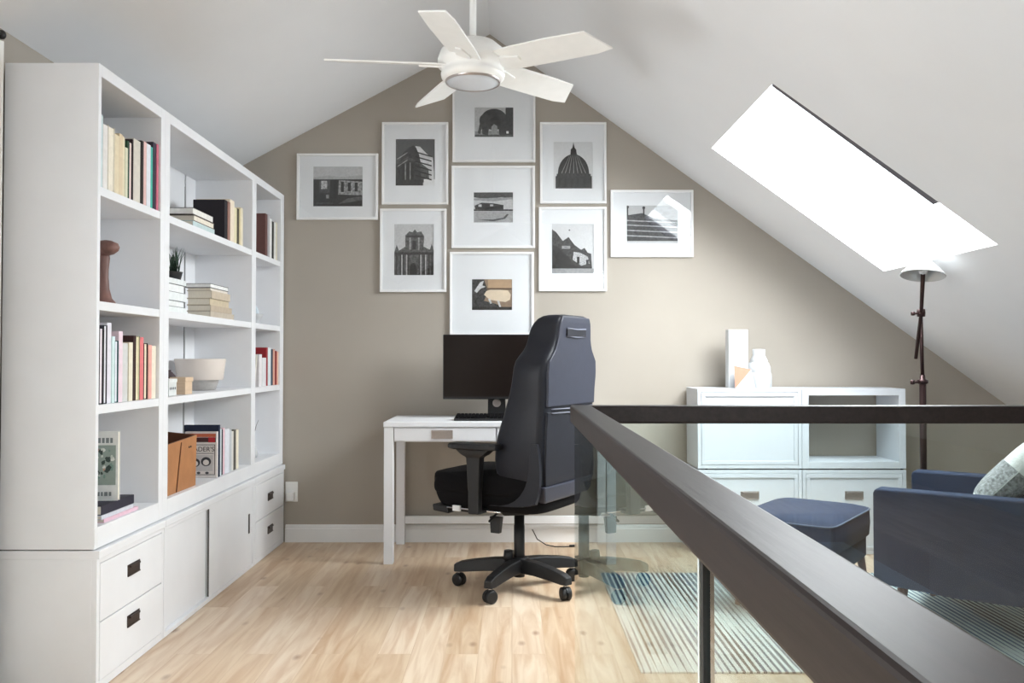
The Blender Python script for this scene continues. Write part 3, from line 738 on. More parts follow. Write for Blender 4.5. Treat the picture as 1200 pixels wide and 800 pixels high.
# A : dark square with lit buildings
A = [(G(196, .05), R4(0, .72, 1, 1)), (G(178, .06), [(0, .72), (.3, .78), (.6, .74), (1, .79), (1, .66), (0, .66)]), (G(46, .3), R4(0, 0, 1, .68)), (G(96, .4), R4(.12, .34, .34, .66)), (G(190, .3), R4(.16, .44, .28, .64)),
     (G(150, .35), [(.5, .3), (.52, .66), (1, .62), (1, .28)]), (G(40, .3), R4(.56, .36, .62, .62)), (G(38, .3), R4(.70, .38, .76, .6)), (G(44, .3), R4(.84, .38, .9, .6)), (G(120, .2), [(.5, .06), (.7, .2), (1, .26), (1, .16)]), (G(30, .3), R4(.42, .2, .48, .68)),
     (G(130, .3), R4(.26, .2, .32, .3)), (G(84, .4), R4(.06, .06, .4, .1))]
B = [(G(118, .06), R4(0, 0, 1, 1)), (G(214, .1, 20), [(.5, .85), (.62, .84), (.8, .68), (.95, .6), (.98, .3), (.98, 0), (.6, 0)]), (G(72, .3), [(0, .1), (0, .48), (.1, .52), (.2, .72), (.34, .82), (.44, .86), (.52, .82), (.6, .66), (.66, .4), (.68, .1)]),
     (G(96, .4), [(.02, .5), (.3, .62), (.64, .5), (.64, .45), (.3, .56), (.02, .44)]), (G(50, .25), R4(.16, .12, .22, .46)), (G(50, .25), R4(.28, .12, .34, .5)), (G(50, .25), R4(.4, .12, .46, .48)), (G(150, .3), R4(.235, .12, .26, .48)), (G(150, .3), R4(.36, .12, .38, .5)), (G(110, .5, 120), [(.62, .5), (.84, .36), (.86, .1), (.66, .06)]), (G(60, .3), R4(0, 0, .7, .13)), (G(236, .03), R4(.72, 0, 1, .14))] + [(G(40, .3), [(.5, y), (.92, y - .10), (.92, y - .13), (.5, y - .03)]) for y in (.74, .64, .54, .44, .34, .24)] + [(G(150, .3), [(.04, y), (.3, y + .14), (.3, y + .16), (.04, y + .02)]) for y in (.4, .56)]
C = [(G(200, .05), R4(0, 0, 1, 1)), (G(120, .35), [(0, 0), (0, .44), (.06, .6), (.12, .48), (.28, .56), (.28, .78), (.38, .86), (.46, .84), (.52, .9), (.58, .84), (.68, .86), (.76, .76), (.74, .56), (.9, .5), (.95, .62), (1, .48), (1, 0)]),
     (G(60, .3), R4(0, .4, 1, .45)), (G(66, .3), R4(.3, .74, .74, .78))] + [(G(62, .3), R4(x, .0, x + .035, .4)) for x in (.04, .14, .22, .34, .62, .74, .86, .94)] + [(G(186, .15), R4(x, .0, x + .03, .4)) for x in (.18, .30, .66, .78)] + \
    [(G(40, .2), ell(.48, .1, .09, .14)), (G(40, .2), R4(.39, 0, .57, .1)), (G(150, .2), R4(.38, .5, .42, .74)), (G(150, .2), R4(.6, .5, .64, .74)), (G(56, .2), R4(.46, .5, .55, .68))]
D = [(G(190, .06), R4(0, 0, 1, 1)), (G(140, .2), R4(0, 0, 1, .2)), (G(70, .3), ell(.5, .6, .34, .36)), (G(66, .3), [(.16, .6), (.2, .1), (.34, .06), (.4, .5)]), (G(66, .3), [(.6, .5), (.64, .08), (.8, .06), (.84, .6)]), (G(58, .3), R4(.8, 0, 1, 1)), (G(150, .1), [(.42, .1), (.44, .36), (.5, .44), (.58, .38), (.6, .1)]),
     (G(84, .3), ell(.26, .56, .14, .22)), (G(90, .3), [(.14, .5), (.08, .14), (.14, .1), (.22, .44)]), (G(110, .3), R4(0, 0, 1, .08)), (G(230, .03), R4(.82, .12, .88, .2))]
E = [(G(196, .06), R4(0, 0, 1, 1)), (G(92, .2), [(0, .84), (.3, .78), (.7, .84), (1, .8), (1, 1), (0, 1)]), (G(150, .1), [(0, .74), (.5, .7), (1, .78), (1, .84), (0, .8)]), (G(54, .3), [(.04, .42), (.02, .56), (.2, .66), (.5, .64), (.76, .58), (.76, .44)]), (G(190, .2), R4(.12, .52, .2, .6)), (G(190, .2), R4(.42, .54, .5, .6)), (G(84, .3), R4(0, .38, 1, .44)), (G(168, .08), R4(0, .0, 1, .36)),
     (G(110, .1), [(.1, .1), (.5, .04), (.8, .12), (.9, .28), (.84, .28), (.76, .16), (.5, .1)])]
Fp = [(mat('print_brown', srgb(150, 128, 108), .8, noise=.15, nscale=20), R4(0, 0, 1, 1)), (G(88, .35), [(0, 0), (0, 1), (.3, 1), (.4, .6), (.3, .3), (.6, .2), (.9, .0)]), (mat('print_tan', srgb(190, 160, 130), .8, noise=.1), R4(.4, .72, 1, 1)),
      (mat('print_cream_lamp_glow', srgb(226, 208, 184), .8, noise=.06), [(.3, .5), (.36, .62), (.5, .68), (.7, .66), (.9, .64), (.97, .5), (.95, .34), (.84, .26), (.6, .3), (.44, .34)]), (G(200, .1), [(.4, .36), (.46, .36), (.5, .22), (.46, .2)]), (G(205, .1), [(.62, .32), (.68, .3), (.74, .06), (.7, .04)]),  # cream animal shape; its cream also paints in the warm lamp glow
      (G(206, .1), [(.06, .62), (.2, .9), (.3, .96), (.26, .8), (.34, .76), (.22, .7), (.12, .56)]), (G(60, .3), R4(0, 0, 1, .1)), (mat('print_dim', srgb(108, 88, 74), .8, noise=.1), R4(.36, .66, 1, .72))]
Gp = [(G(222, .02), R4(0, 0, 1, 1)), (G(72, .25), R4(.05, 0, .98, .27)), (G(84, .25), R4(.08, .27, .95, .32)), (G(66, .25), ell(.51, .32, .4, .42, 20, 0, PI)), (G(56, .2), [(.43, .7), (.44, .84), (.48, .88), (.51, 1), (.54, .88), (.58, .84), (.6, .7)])] + \
     [(G(150, .1), [(.51 + .37 * c, .33), (.51 + .37 * c + .02, .33), (.51 + .12 * c + .01, .72), (.51 + .12 * c, .72)]) for c in (-.85, -.6, -.32, -.02, .28, .56, .82)] + [(G(48, .2), R4(x, .28, x + .03, .31)) for x in (.1, .2, .3, .4, .5, .6, .7, .8, .88)] + [(G(100, .1), R4(.41, .7, .62, .73))] + [(G(50, .2), R4(x, .04, x + .05, .22)) for x in (.12, .28, .44, .6, .76)]
Hp = [(G(216, .02), R4(0, 0, 1, 1)), (G(92, .3), [(0, .1), (0, .9), (.1, .84), (.26, .66), (.4, .74), (.54, .58), (.7, .48), (.78, .52), (.86, .42), (.94, .4), (.96, .1)]), (G(186, .3, 120), [(.5, .28), (.52, .44), (.68, .42), (.86, .34), (.9, .2), (.7, .16)]), (G(66, .3), [(0, .12), (0, .6), (.2, .5), (.42, .3), (.6, .12)]), (G(60, .3), R4(0, .1, .96, .14)), (G(150, .2), R4(.24, .5, .44, .56)), (G(160, .08), R4(0, 0, 1, .1)), (G(110, .1), ell(.42, .88, .02, .015)), (G(50, .3), R4(.6, .2, .66, .34)), (G(54, .3), R4(.82, .16, .88, .28))]
Ip = [(G(196, .02), R4(0, 0, 1, 1)), (G(92, .25), [(0, .06), (0, .74), (.3, .8), (.55, .66), (1, .6), (1, .06)]), (G(60, .2), R4(.0, .72, .03, .94)), (G(60, .2), R4(.32, .7, .35, .92)), (G(56, .2), ell(.015, .96, .03, .04)), (G(56, .2), ell(.335, .94, .03, .04))] + [(G(170, .15), [(0, y), (1, y - .06), (1, y - .09), (0, y - .03)]) for y in (.22, .36, .5, .62)]
BG = G(150, .1)
frame((347, 179, 442.5, 257), (366, 194, 424, 241), 'landscape framed photo of a dark city square, leftmost on the gable wall', A, BG)
frame((447, 142, 525, 239), (463, 161.5, 509, 216.5), 'portrait framed photo of a columned building under a grey sky, upper left', B, BG)
frame((445, 244, 523, 342), (461.5, 262, 508, 322), 'portrait framed photo of an ornate church facade, lower left', C, BG)
frame((530, 92, 627.5, 189), (556, 124, 601.5, 159), 'square framed photo of a dark elephant, top of the centre column behind the fan', D, BG)
frame((529, 193.5, 627, 290.5), (555, 224.5, 601, 260), 'square framed photo of a low hazy landscape, middle of the centre column', E, BG)
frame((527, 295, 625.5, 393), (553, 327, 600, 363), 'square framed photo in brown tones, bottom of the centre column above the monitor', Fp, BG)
frame((633, 142, 711, 238), (649, 165, 695, 220), 'portrait framed photo of a dark church dome, upper right', Gp, BG)
frame((631.5, 242, 711, 341), (647, 262, 696, 320), 'portrait framed photo of rooftops on a dark hillside, lower right', Hp, BG)
frame((716, 222, 813, 301), (735, 240, 795, 284.5), 'landscape framed photo of a boardwalk between posts, rightmost on the gable wall', Ip, BG)

# ------------------------------------------------------------------ desk
DX0, DX1, DY0, DY1 = -.69, .56, 4.58, 5.125
desk = empty('writing_desk', (0, 0, 0), 0, 'white writing desk with two shallow drawers against the gable wall', 'desk')
bx(DX0, DX1, DY0, DY1, .732, .76, M['white']).build('desk_top', desk, bevel=.003)
k = MB()
k.box(DX0 + .055, DX1 - .055, DY0 + .022, DY0 + .03, .652, .732, M['white']); k.box(DX0 + .055, DX1 - .055, DY1 - .03, DY1 - .01, .652, .732, M['white'])
k.box(DX0 + .01, DX0 + .03, DY0 + .055, DY1 - .055, .652, .732, M['white']); k.box(DX1 - .03, DX1 - .01, DY0 + .055, DY1 - .055, .652, .732, M['white'])
k.build('apron', desk, bevel=.001)
for x in (DX0 + .003, DX1 - .053):
    for y in (DY0 + .004, DY1 - .05): bx(x, x + .05, y, y + .046, 0, .732, M['white']).build('leg', desk, bevel=.002)
bx(DX0 + .053, DX1 - .053, DY1 - .04, DY1 - .015, .12, .165, M['white']).build('stretcher', desk, bevel=.002)
xm = -.084
for a, b, hx in ((DX0 + .057, xm - .004, -.375), (xm + .004, DX1 - .057, .24)):
    q = bx(a, b, DY0 + .006, DY0 + .022, .658, .728, M['white']).build('drawer', desk, bevel=.002)
    pull(q, hx, DY0 + .006, .694, .115, .046, 'y', M['nickel'])
# monitor
mo = empty('monitor', (-.088, 4.95, .76), 0, 'black flat monitor on the white desk, facing the room', 'monitor')
bx(-.306, .306, -.075, -.045, .108, .478, M['black']).build('monitor_case', mo, bevel=.004)
bx(-.300, .300, -.0765, -.0745, .124, .472, M['screen']).build('screen', mo)
k = MB(); k.prism([(-.052, .012), (.052, .012), (.046, .30), (-.046, .30)], 'y', -.035, -.02, M['black']); k.box(-.03, .03, -.046, -.034, .22, .33, M['black']); k.build('stand_neck', mo, bevel=.002)
bx(-.12, .12, -.12, .09, 0, .012, M['black']).build('stand_base', mo, bevel=.005)
k = MB(); T = Matrix.Translation((0, -.037, .085)) @ Matrix.Rotation(R(90), 4, 'X')
k.lathe([(.018, 0), (.024, 0), (.024, .004), (.018, .004), (.018, 0)], M['nickel'], T=T, n=24, cap=False); k.lathe([(.0005, .001), (.018, .001)], M['nickel'], T=T, n=24, cap=False); k.build('cable_ring', mo)
# keyboard
kb = empty('keyboard', (-.13, 4.72, .76), R(-2), 'black mechanical keyboard on the desk in front of the monitor', 'keyboard')
k = MB(); k.prism([(-.065, 0), (.065, 0), (.065, .028), (-.065, .014)], 'x', -.185, .185, M['black']); k.build('keyboard_case', kb, bevel=.003)
k = MB()
for r in range(5):
    for c_ in range(17):
        x = -.178 + c_ * .0211; y = -.056 + r * .0235; zb = .0145 + (y + .065) / .13 * .014
        if r == 0 and 4 < c_ < 9: continue
        k.prism([(x, y), (x + .018, y), (x + .018, y + .019), (x, y + .019)], 'z', zb, zb + .009, M['matte'])
k.box(-.09, -.01, -.056, -.037, .0152, .0235, M['matte'])
o = k.build('keycaps', kb, bevel=.0012)

# ------------------------------------------------------------------ cable on floor
k = MB(); k.tube([(.12, 5.14, .08), (.15, 5.08, .03), (.20, 5.03, .008), (.25, 5.0, .0045), (.31, 5.0, .0045), (.35, 5.005, .0045)], .003, M['black'], 8)
k.tube([(.335, 5.003, .0075), (.372, 5.008, .0075)], .007, M['black'], 8)
tag(k.build('power_cable'), 'thin black cable with a plug lying on the floor behind the office chair', 'cable')

# ------------------------------------------------------------------ gaming chair (local +x = forward, +y = its left)
ch = empty('office_chair', (.035, 4.12, 0), R(150), 'black and navy racing-style office chair on five casters at the desk', 'office chair')
angs = [171, 243, 315, 27, 99]
k = MB(); k.lathe([(.045, .075), (.052, .085), (.052, .135), (.038, .15)], M['black'], n=24); k.build('base_hub', ch, bevel=.002)
for a in angs:
    al = R(a - 150); ca, sa = math.cos(al), math.sin(al)
    def P(r, s, z): return (ca * r - sa * s, sa * r + ca * s, z)
    k = MB(); rings = []
    for r, hw, z0, z1 in ((.03, .034, .08, .145), (.12, .031, .082, .142), (.22, .028, .076, .130), (.285, .026, .070, .118), (.318, .022, .070, .104)):
        rings.append([P(r, -hw, z0), P(r, hw, z0), P(r, hw * .8, z1), P(r, -hw * .8, z1)])
    k.loft(rings, M['black'], smooth=False); leg = k.build('base_leg', ch, bevel=.005)
    k = MB(); k.tube([P(.295, 0, .05), P(.295, 0, .08)], .008, M['chrome'], 10)
    k.build('caster_stem', ch)
    k = MB()
    sw = al + 1.1
    for s_ in (-1, 1):
        cx, cy, _ = P(.295, 0, 0); ax = Vector((math.cos(sw), math.sin(sw), 0))
        T = Matrix.Translation(Vector((cx, cy, .030)) + ax * s_ * .012) @ ax.to_track_quat('Z', 'Y').to_matrix().to_4x4()
        k.lathe([(.012, -.010), (.026, -.010), (.030, -.007), (.030, .007), (.026, .011), (.012, .011)], M['black'], T=T, n=22)
    cx, cy, _ = P(.295, 0, 0)
    T = Matrix.Translation((cx, cy, .030)) @ Matrix.Rotation(sw, 4, 'Z')
    k.prism([(.034 * math.cos(R(q)), .034 * math.sin(R(q))) for q in range(20, 161, 20)] + [(-.014, .006), (.014, .006)], 'x', -.004, .004, M['black'], T=T)
    k.build('caster', ch)
k = MB(); k.lathe([(.026, .055), (.026, .30), (.0245, .301), (.0245, .40)], M['black'], n=20); k.build('gas_column', ch)
k = MB(); k.lathe([(.0, 0.0), (.02, 0), (.024, .02), (.02, .05)], M['black'], (.035, .045, .135), 14); k.build('column_clamp', ch)
# mechanism
k = MB()
k.box(-.12, .12, -.13, .13, .378, .410, M['black']); k.box(.10, .31, -.15, .20, .376, .400, M['black']); k.prism([(.24, .372), (.33, .38), (.335, .41), (.25, .408)], 'y', -.18, .25, M['black']); k.prism([(-.15, .42), (-.06, .36), (.06, .345), (.10, .385), (.10, .42)], 'y', -.05, .05, M['black'])
k.box(.08, .22, -.11, .12, .39, .425, M['black'])
k.build('tilt_mechanism', ch, bevel=.006)
k = MB(); k.tube([(.0, .08, .40), (.0, .22, .385), (.005, .27, .36)], .006, M['black'], 8); k.prism([(-.02, .30), (.025, .30), (.03, .375), (-.03, .375)], 'y', .20, .225, M['black']); k.build('lever', ch, bevel=.003)
k = MB(); k.tube([(-.05, .262, .405), (.24, .262, .405)], .004, M['chrome'], 8); k.build('adjustment_bar', ch)
k = MB(); k.box(.165, .205, .258, .270, .392, .418, pm(226, 226, 228)); o = k.build('adjustment_tab', ch, bevel=.001)
# seat
def rbox_loft(secs, m, n=8, p=4.0):
    """superellipse sections along z: (z, xmin, xmax, half width)"""
    rings = []
    for z_, xa, xb, hw in secs:
        cx, ax = (xa + xb) / 2, (xb - xa) / 2
        r = []
        for i in range(n * 4):
            t_ = 2 * PI * i / (n * 4); ct, st = math.cos(t_), math.sin(t_)
            r.append((cx + ax * math.copysign(abs(ct) ** (2 / p), ct), hw * math.copysign(abs(st) ** (2 / p), st), z_))
        rings.append(r)
    return MB().loft(rings, m)
s = rbox_loft([(.396, -.20, .29, .21), (.399, -.235, .322, .245), (.43, -.245, .345, .255), (.48, -.25, .362, .262), (.54, -.25, .368, .262), (.562, -.248, .362, .258), (.568, -.235, .33, .24)], M['matte'], 8, 6)
s.build('seat', ch, sub=1)
for sd in (-1, 1):   # raised side bolsters
    k = MB(); rings = []
    for x, hw, zt in ((-.24, .03, .55), (-.2, .045, .59), (-.1, .05, .605), (.05, .05, .595), (.18, .048, .575), (.29, .04, .565), (.335, .025, .545)):
        cy = .225 * sd
        rings.append([(x, cy + hw * math.cos(t_), .50 + (zt - .50) * max(0, math.sin(t_)) + .04 * min(0, math.sin(t_))) for t_ in [2 * PI * i / 14 for i in range(14)]])
    k.loft(rings, M['matte']).build('seat_bolster', ch, sub=1)
# back shell: sections by height
BS = [  # z, half width, wing forward, rear x, thickness
    (.435, .205, .05, -.235, .07), (.47, .235, .10, -.25, .085), (.55, .262, .155, -.262, .09), (.64, .275, .165, -.268, .095), (.74, .277, .150, -.272, .10),
    (.85, .272, .115, -.277, .10), (.95, .272, .085, -.281, .10), (1.03, .280, .07, -.285, .10), (1.09, .270, .07, -.288, .105), (1.135, .218, .06, -.291, .09),
    (1.18, .192, .06, -.294, .09), (1.24, .182, .055, -.298, .09), (1.285, .168, .035, -.302, .085), (1.305, .135, .015, -.300, .06)]
def back_ring(z_, hw, wg, xr, th_, grow=0):
    hw += grow
    R_ = []
    # rear, left(+y) to right(-y)
    for t_ in (1, .93, .75, .45, 0, -.45, -.75, -.93, -1):
        R_.append((xr + (0.018 if abs(t_) == 1 else .003 if abs(t_) > .9 else 0) - grow, t_ * hw, z_))
    # front, right to left
    xf = xr + th_
    for t_, fx in ((-1, wg * .75), (-.96, wg * .98), (-.86, wg), (-.72, wg * .78), (-.6, wg * .3), (-.35, .0), (0, -.008), (.35, 0), (.6, wg * .3), (.72, wg * .78), (.86, wg), (.96, wg * .98), (1, wg * .75)):
        R_.append((xf + fx, t_ * hw, z_))
    return R_
k = MB(); k.loft([back_ring(*b_) for b_ in BS], M['leather']); k.build('backrest', ch, sub=1)
def interp(z_, i):
    for a, b in zip(BS, BS[1:]):
        if a[0] <= z_ <= b[0]:
            f_ = (z_ - a[0]) / (b[0] - a[0]); return a[i] + (b[i] - a[i]) * f_
# rear shell panels
def rear_panel(z0, z1, frac, off, m, name, nz=10):
    k = MB(); rg = []
    for j in range(nz + 1):
        z_ = z0 + (z1 - z0) * j / nz; hw = interp(z_, 1) * frac; xr = interp(z_, 3)
        rg.append([(xr - off, hw, z_), (xr - off, hw * .5, z_), (xr - off, 0, z_), (xr - off, -hw * .5, z_), (xr - off, -hw, z_), (xr + .02, -hw, z_), (xr + .02, hw, z_)])
    k.loft(rg, m, smooth=False); return k.build(name, ch, bevel=.004)
rear_panel(.885, 1.292, .90, .006, M['leather2'], 'rear_panel', 16); rear_panel(.53, .862, .9, .006, M['leather'], 'rear_panel')
k = MB(); rg = []
for j in range(7):
    z_ = .455 + .075 * j / 6; hw = interp(z_, 1) * .99; xr = interp(z_, 3)
    rg.append([(xr - .014, hw, z_), (xr - .018, 0, z_), (xr - .014, -hw, z_), (xr + .02, -hw, z_), (xr + .02, hw, z_)])
k.loft(rg, M['leather2'], smooth=False); k.build('rear_plate', ch, bevel=.006)
k = MB()
for z_, w_ in ((.874, .21), (.856, .21), (1.238, .10), (1.202, .10)):
    xr = interp(z_, 3) - .009; k.tube([(xr, w_, z_), (xr - .003, 0, z_ - .004), (xr, -w_, z_)], .0035, M['stitch'], 6)
k.build('piping', ch)
k = MB(); xr = interp(1.22, 3)
k.box(xr - .013, xr - .004, -.10, .10, 1.20, 1.235, M['leather']); k.build('headrest_slot', ch, bevel=.003)
# side brackets joining seat and back
for sd in (1, -1):
    k = MB(); rg = []
    for (x, z_, hx, hz) in ((-.03, .44, .03, .02), (-.12, .445, .05, .035), (-.19, .47, .05, .05), (-.225, .53, .035, .05), (-.235, .60, .028, .05), (-.235, .68, .024, .04), (-.235, .725, .015, .01)):
        ww = .018
        rg.append([(x - hx, sd * (.262), z_ - hz * .3), (x + hx, sd * (.262), z_ - hz * .3), (x + hx, sd * (.262 + ww * 1.2), z_ - hz * .2), (x - hx, sd * (.262 + ww * 1.2), z_ - hz * .2)])
    k.loft(rg, M['leather'], smooth=True); k.build('side_bracket', ch, bevel=.004, sub=1)
# armrests
for sd in (1, -1):
    y = .325 * sd
    k = MB(); k.loft([[(x * sc + .045, y + yy * sc, z_) for x, yy in ((-.125, -.035), (-.10, -.046), (.10, -.046), (.13, -.03), (.13, .03), (.10, .046), (-.10, .046), (-.125, .035))] for sc, z_ in ((.86, .690), (1, .696), (1, .710), (.93, .718))], M['black'], smooth=False)
    o = k.build('armrest_pad', ch, bevel=.003)
    k = MB(); k.loft([[(.045 + a * x, y + b * yy, z_) for x, yy in ((-1, -1), (1, -1), (1, 1), (-1, 1))] for a, b, z_ in ((.028, .018, .40), (.028, .018, .50), (.030, .020, .52), (.034, .022, .62), (.036, .024, .655), (.06, .03, .668), (.085, .036, .690))], M['black'], smooth=False)
    k.box(.02, .07, min(y, sd * .1), max(y, sd * .1), .398, .416, M['black'])
    k.build('armrest_post', ch, bevel=.005)

# ------------------------------------------------------------------ railing
RXA, RXB, RZT, RZB_, RYC = .178, .241, .958, .905, 2.62
rl = empty('glass_railing', (RXA, RYC, 0), 0, 'stair railing with dark wooden handrail over clear glass panels in the foreground', 'railing')
dz = lambda p: p
k = MB(); k.prism([(RXA, WY0), (RXB, WY0), (RXB, RYC - .062), (WX1 + .02, RYC - .062), (WX1 + .02, RYC), (RXA, RYC)], 'z', RZB_, RZT, M['espresso'], T=Matrix.Translation((-RXA, -RYC, 0)))
k.build('handrail', rl, bevel=.006, seg=3)
gx = .190
for ya, yb in ((WY0, .078), (.112, .837), (.860, 2.600)):
    MB().box(gx - RXA, gx - RXA + .008, ya - RYC, yb - RYC, -.12, RZB_ + .01, M['railglass']).build('glass_panel', rl)
for yy in (.838, .080):
    k = MB(); k.box(.1865 - RXA, .1975 - RXA, yy - RYC, yy + .012 - RYC, -.12, RZB_ + .002, M['joint']); k.build('joint_bar', rl)
    k = MB(); k.box(.1855 - RXA, .1975 - RXA, yy + .013 - RYC, yy + .020 - RYC, -.12, RZB_ + .002, M['gedge']); k.build('glass_edge', rl)
for xa, xb in ((.205, WX1),):
    MB().box(xa - RXA, xb - RXA, -.030, -.020, -.12, RZB_ + .01, M['railglass']).build('glass_panel', rl)

# ------------------------------------------------------------------ rug
k = MB(); k.box(.45, 2.9, 3.0, 4.38, .0005, .008, M['rug'])
tag(k.build('area_rug', bevel=.003), 'white flatweave rug with blue and grey stripes under the armchair', 'rug')

# ------------------------------------------------------------------ ottoman
ot = empty('ottoman', ((1.32 + 1.34) / 2, (3.53 + 4.29) / 2 , .0085), math.atan2(.48, .36), 'navy upholstered ottoman beside the armchair', 'ottoman')
a, b = .305, .222
k = rbox_loft([(.265, -a + .01, a - .01, b - .01), (.275, -a, a, b), (.33, -a - .004, a + .004, b + .004), (.385, -a - .002, a + .002, b + .002), (.398, -a + .008, a - .008, b - .008), (.412, -a * .8, a * .8, b * .75), (.418, -a * .4, a * .4, b * .35)], M['navy'], 10, 12)
k.build('seat_cushion', ot)
def rr_path(ax, ay, z_, p=12, n=60):
    return [(ax * math.copysign(abs(math.cos(t_)) ** (2 / p), math.cos(t_)), ay * math.copysign(abs(math.sin(t_)) ** (2 / p), math.sin(t_)), z_) for t_ in [2 * PI * i / n for i in range(n + 1)]]
MB().tube(rr_path(a + .001, b + .001, .390), .0045, M['piping'], 6).build('piping', ot)
k = rbox_loft([(.17, -a + .02, a - .02, b - .02), (.18, -a + .012, a - .012, b - .012), (.262, -a + .012, a - .012, b - .012)], M['navy'], 10, 12); k.build('base_frame', ot)
for sx in (-1, 1):
    for sy in (-1, 1):
        MB().tube([(sx * (a - .02), sy * (b - .02), .003), (sx * (a - .045), sy * (b - .045), .175)], [.011, .02], M['legwood'], 14).build('leg', ot)

# ------------------------------------------------------------------ armchair (local +x forward, +y its left = near arm)
u = Vector((-.8, .6)); Lf = Vector((-.6, -.8))
P0 = Vector((1.44, 3.42))                     # front outer top corner of the near arm
cen = P0 - Lf * .385
ac = empty('armchair', (cen.x, cen.y, .0085), math.atan2(.6, -.8), 'navy upholstered armchair with brown wooden legs at the right edge', 'armchair')
for sd, nm in ((1, 'near'), (-1, 'far')):
    y0, y1 = (.295, .385) if sd > 0 else (-.385, -.295)
    k = MB(); k.prism([(0, .20), (0, .560), (-.012, .573), (-.74, .573), (-.78, .52), (-.76, .20), (-.6, .188), (-.3, .182), (-.1, .192)], 'y', y0, y1, M['navy'])
    k.build('arm', ac, bevel=.012, seg=3)
    yo = y1 if sd > 0 else y0; yi = y0 if sd > 0 else y1
    q = [(-.006, .205), (-.006, .55), (-.022, .567), (-.74, .567)]
    MB().tube([(x, yo - sd * .006, z_) for x, z_ in q], .004, M['piping'], 6).build('piping', ac)
    MB().tube([(x, yi + sd * .006, z_) for x, z_ in q], .004, M['piping'], 6).build('piping', ac)
bx(-.70, -.012, -.295, .295, .19, .29, M['navy']).build('seat_base', ac, bevel=.012)
k = rbox_loft([(.29, -.56, 0.0, .288), (.30, -.565, .005, .293), (.38, -.565, .012, .293), (.41, -.56, .005, .285), (.425, -.5, -.06, .22), (.43, -.35, -.2, .1)], M['navy'], 10, 10); k.build('seat_cushion', ac)
k = MB(); k.loft([[(-.60, -.294, .29), (-.60, .294, .29), (-.74, .294, .25), (-.74, -.294, .25)], [(-.64, -.294, .6), (-.64, .294, .6), (-.79, .294, .6), (-.79, -.294, .6)], [(-.68, -.285, .78), (-.68, .285, .78), (-.82, .285, .78), (-.82, -.285, .78)]], M['navy'], smooth=False)
k.build('backrest', ac, bevel=.025, seg=4)
for x in (-.10, -.62):
    for y in (-.33, .33):
        MB().tube([(x + (.02 if x > -.3 else -.03), y * 1.02, .003), (x, y, .20)], [.012, .021], M['legwood'] if 1 else None, 14).build('leg', ac)
# pillow in the armchair
pc = cen - u * .455 + Lf * .02
pil = empty('throw_pillow', (pc.x, pc.y, .632), math.atan2(.6, -.8), 'white knitted throw pillow with grey speckled band leaning in the armchair', 'pillow')
T = Matrix.Rotation(R(-42), 4, 'Y') @ Matrix.Rotation(R(8), 4, 'X')
def pillow(mb, hw, th_, m, inset=0, n=18, zmax=1, zmin=-1, off=0):
    V = {}
    for sgn in (1, -1):
        rows = []
        for i in range(n + 1):
            r = []
            for j in range(n + 1):
                a_, b_ = -1 + 2 * i / n, zmin + (zmax - zmin) * j / n
                pin = 1 - .10 * (a_ * a_ * b_ * b_)*0
                e_ = max(0, (1 - a_ ** 4)) ** .5 * max(0, (1 - b_ ** 4)) ** .5
                sqx = 1 - .07 * (b_ * b_ < 1) * (1 - b_ * b_); sqz = 1 - .05 * (1 - a_ * a_)
                r.append(T @ Vector((sgn * (th_ * e_ + off), a_ * hw * sqx, b_ * hw * sqz)))
            rows.append(r)
        mb.loft(rows if sgn > 0 else [x[::-1] for x in rows], m, closed=False, cap=False)
k = MB(); pillow(k, .205, .07, M['knit']); bmesh.ops.remove_doubles(k.bm, verts=k.bm.verts[:], dist=.0005); k.build('pillow_cover', pil)
k = MB(); pillow(k, .204, .07, M['knitgrey'], zmin=-.75, zmax=.1, off=.002); k.build('speckled_band', pil)

# ------------------------------------------------------------------ white storage cubes on the right
CY0, CY1 = 4.82, 5.125
CX = [1.046, 1.635, 2.222]
def cube(i, z0, z1, kind, label):
    x0, x1 = CX[i] + .001, CX[i + 1] - .001
    t = empty('storage_cabinet', (x0, CY1, z0), 0, label, 'cabinet', 'white storage cubes by the gable wall')
    w, h, d = x1 - x0, z1 - z0, CY1 - CY0; e = .038 if kind == 'open' else .02
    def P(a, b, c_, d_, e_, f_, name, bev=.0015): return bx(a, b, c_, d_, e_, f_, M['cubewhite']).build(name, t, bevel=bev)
    P(0, e, -d, 0, 0, h, 'side_panel'); P(w - e, w, -d, 0, 0, h, 'side_panel')
    P(e, w - e, -d, 0, h - e, h, 'top_board'); P(e, w - e, -d, 0, 0, e, 'bottom_board')
    if kind != 'open':
        P(e, w - e, -.012, 0, e, h - e, 'back_panel')
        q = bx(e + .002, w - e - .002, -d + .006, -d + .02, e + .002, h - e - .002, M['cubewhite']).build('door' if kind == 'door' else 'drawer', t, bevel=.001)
        k = MB(); m_ = .022; a0, a1, b0, b1 = e + .002, w - e - .002, e + .002, h - e - .002
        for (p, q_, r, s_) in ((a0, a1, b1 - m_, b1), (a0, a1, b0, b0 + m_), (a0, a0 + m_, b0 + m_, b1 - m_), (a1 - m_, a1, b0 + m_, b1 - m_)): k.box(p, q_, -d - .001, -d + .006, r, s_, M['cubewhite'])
        k.build('front_moulding', q, bevel=.002)
        if kind == 'drawer': pull(q, w / 2, -d + .006, h * .70, .105, .045, 'y', M['nickel'])
    for xx in (.02, w - .02): pass
    return t
cube(0, 0, .472, 'drawer', 'white drawer cube, lower left of the four by the gable wall')
cube(1, 0, .472, 'drawer', 'white drawer cube, lower right of the four by the gable wall')
cube(0, .480, .930, 'door', 'white door cube with vases on it, upper left of the four by the gable wall')
cube(1, .480, .930, 'open', 'open white cube showing the wall behind, upper right of the four')
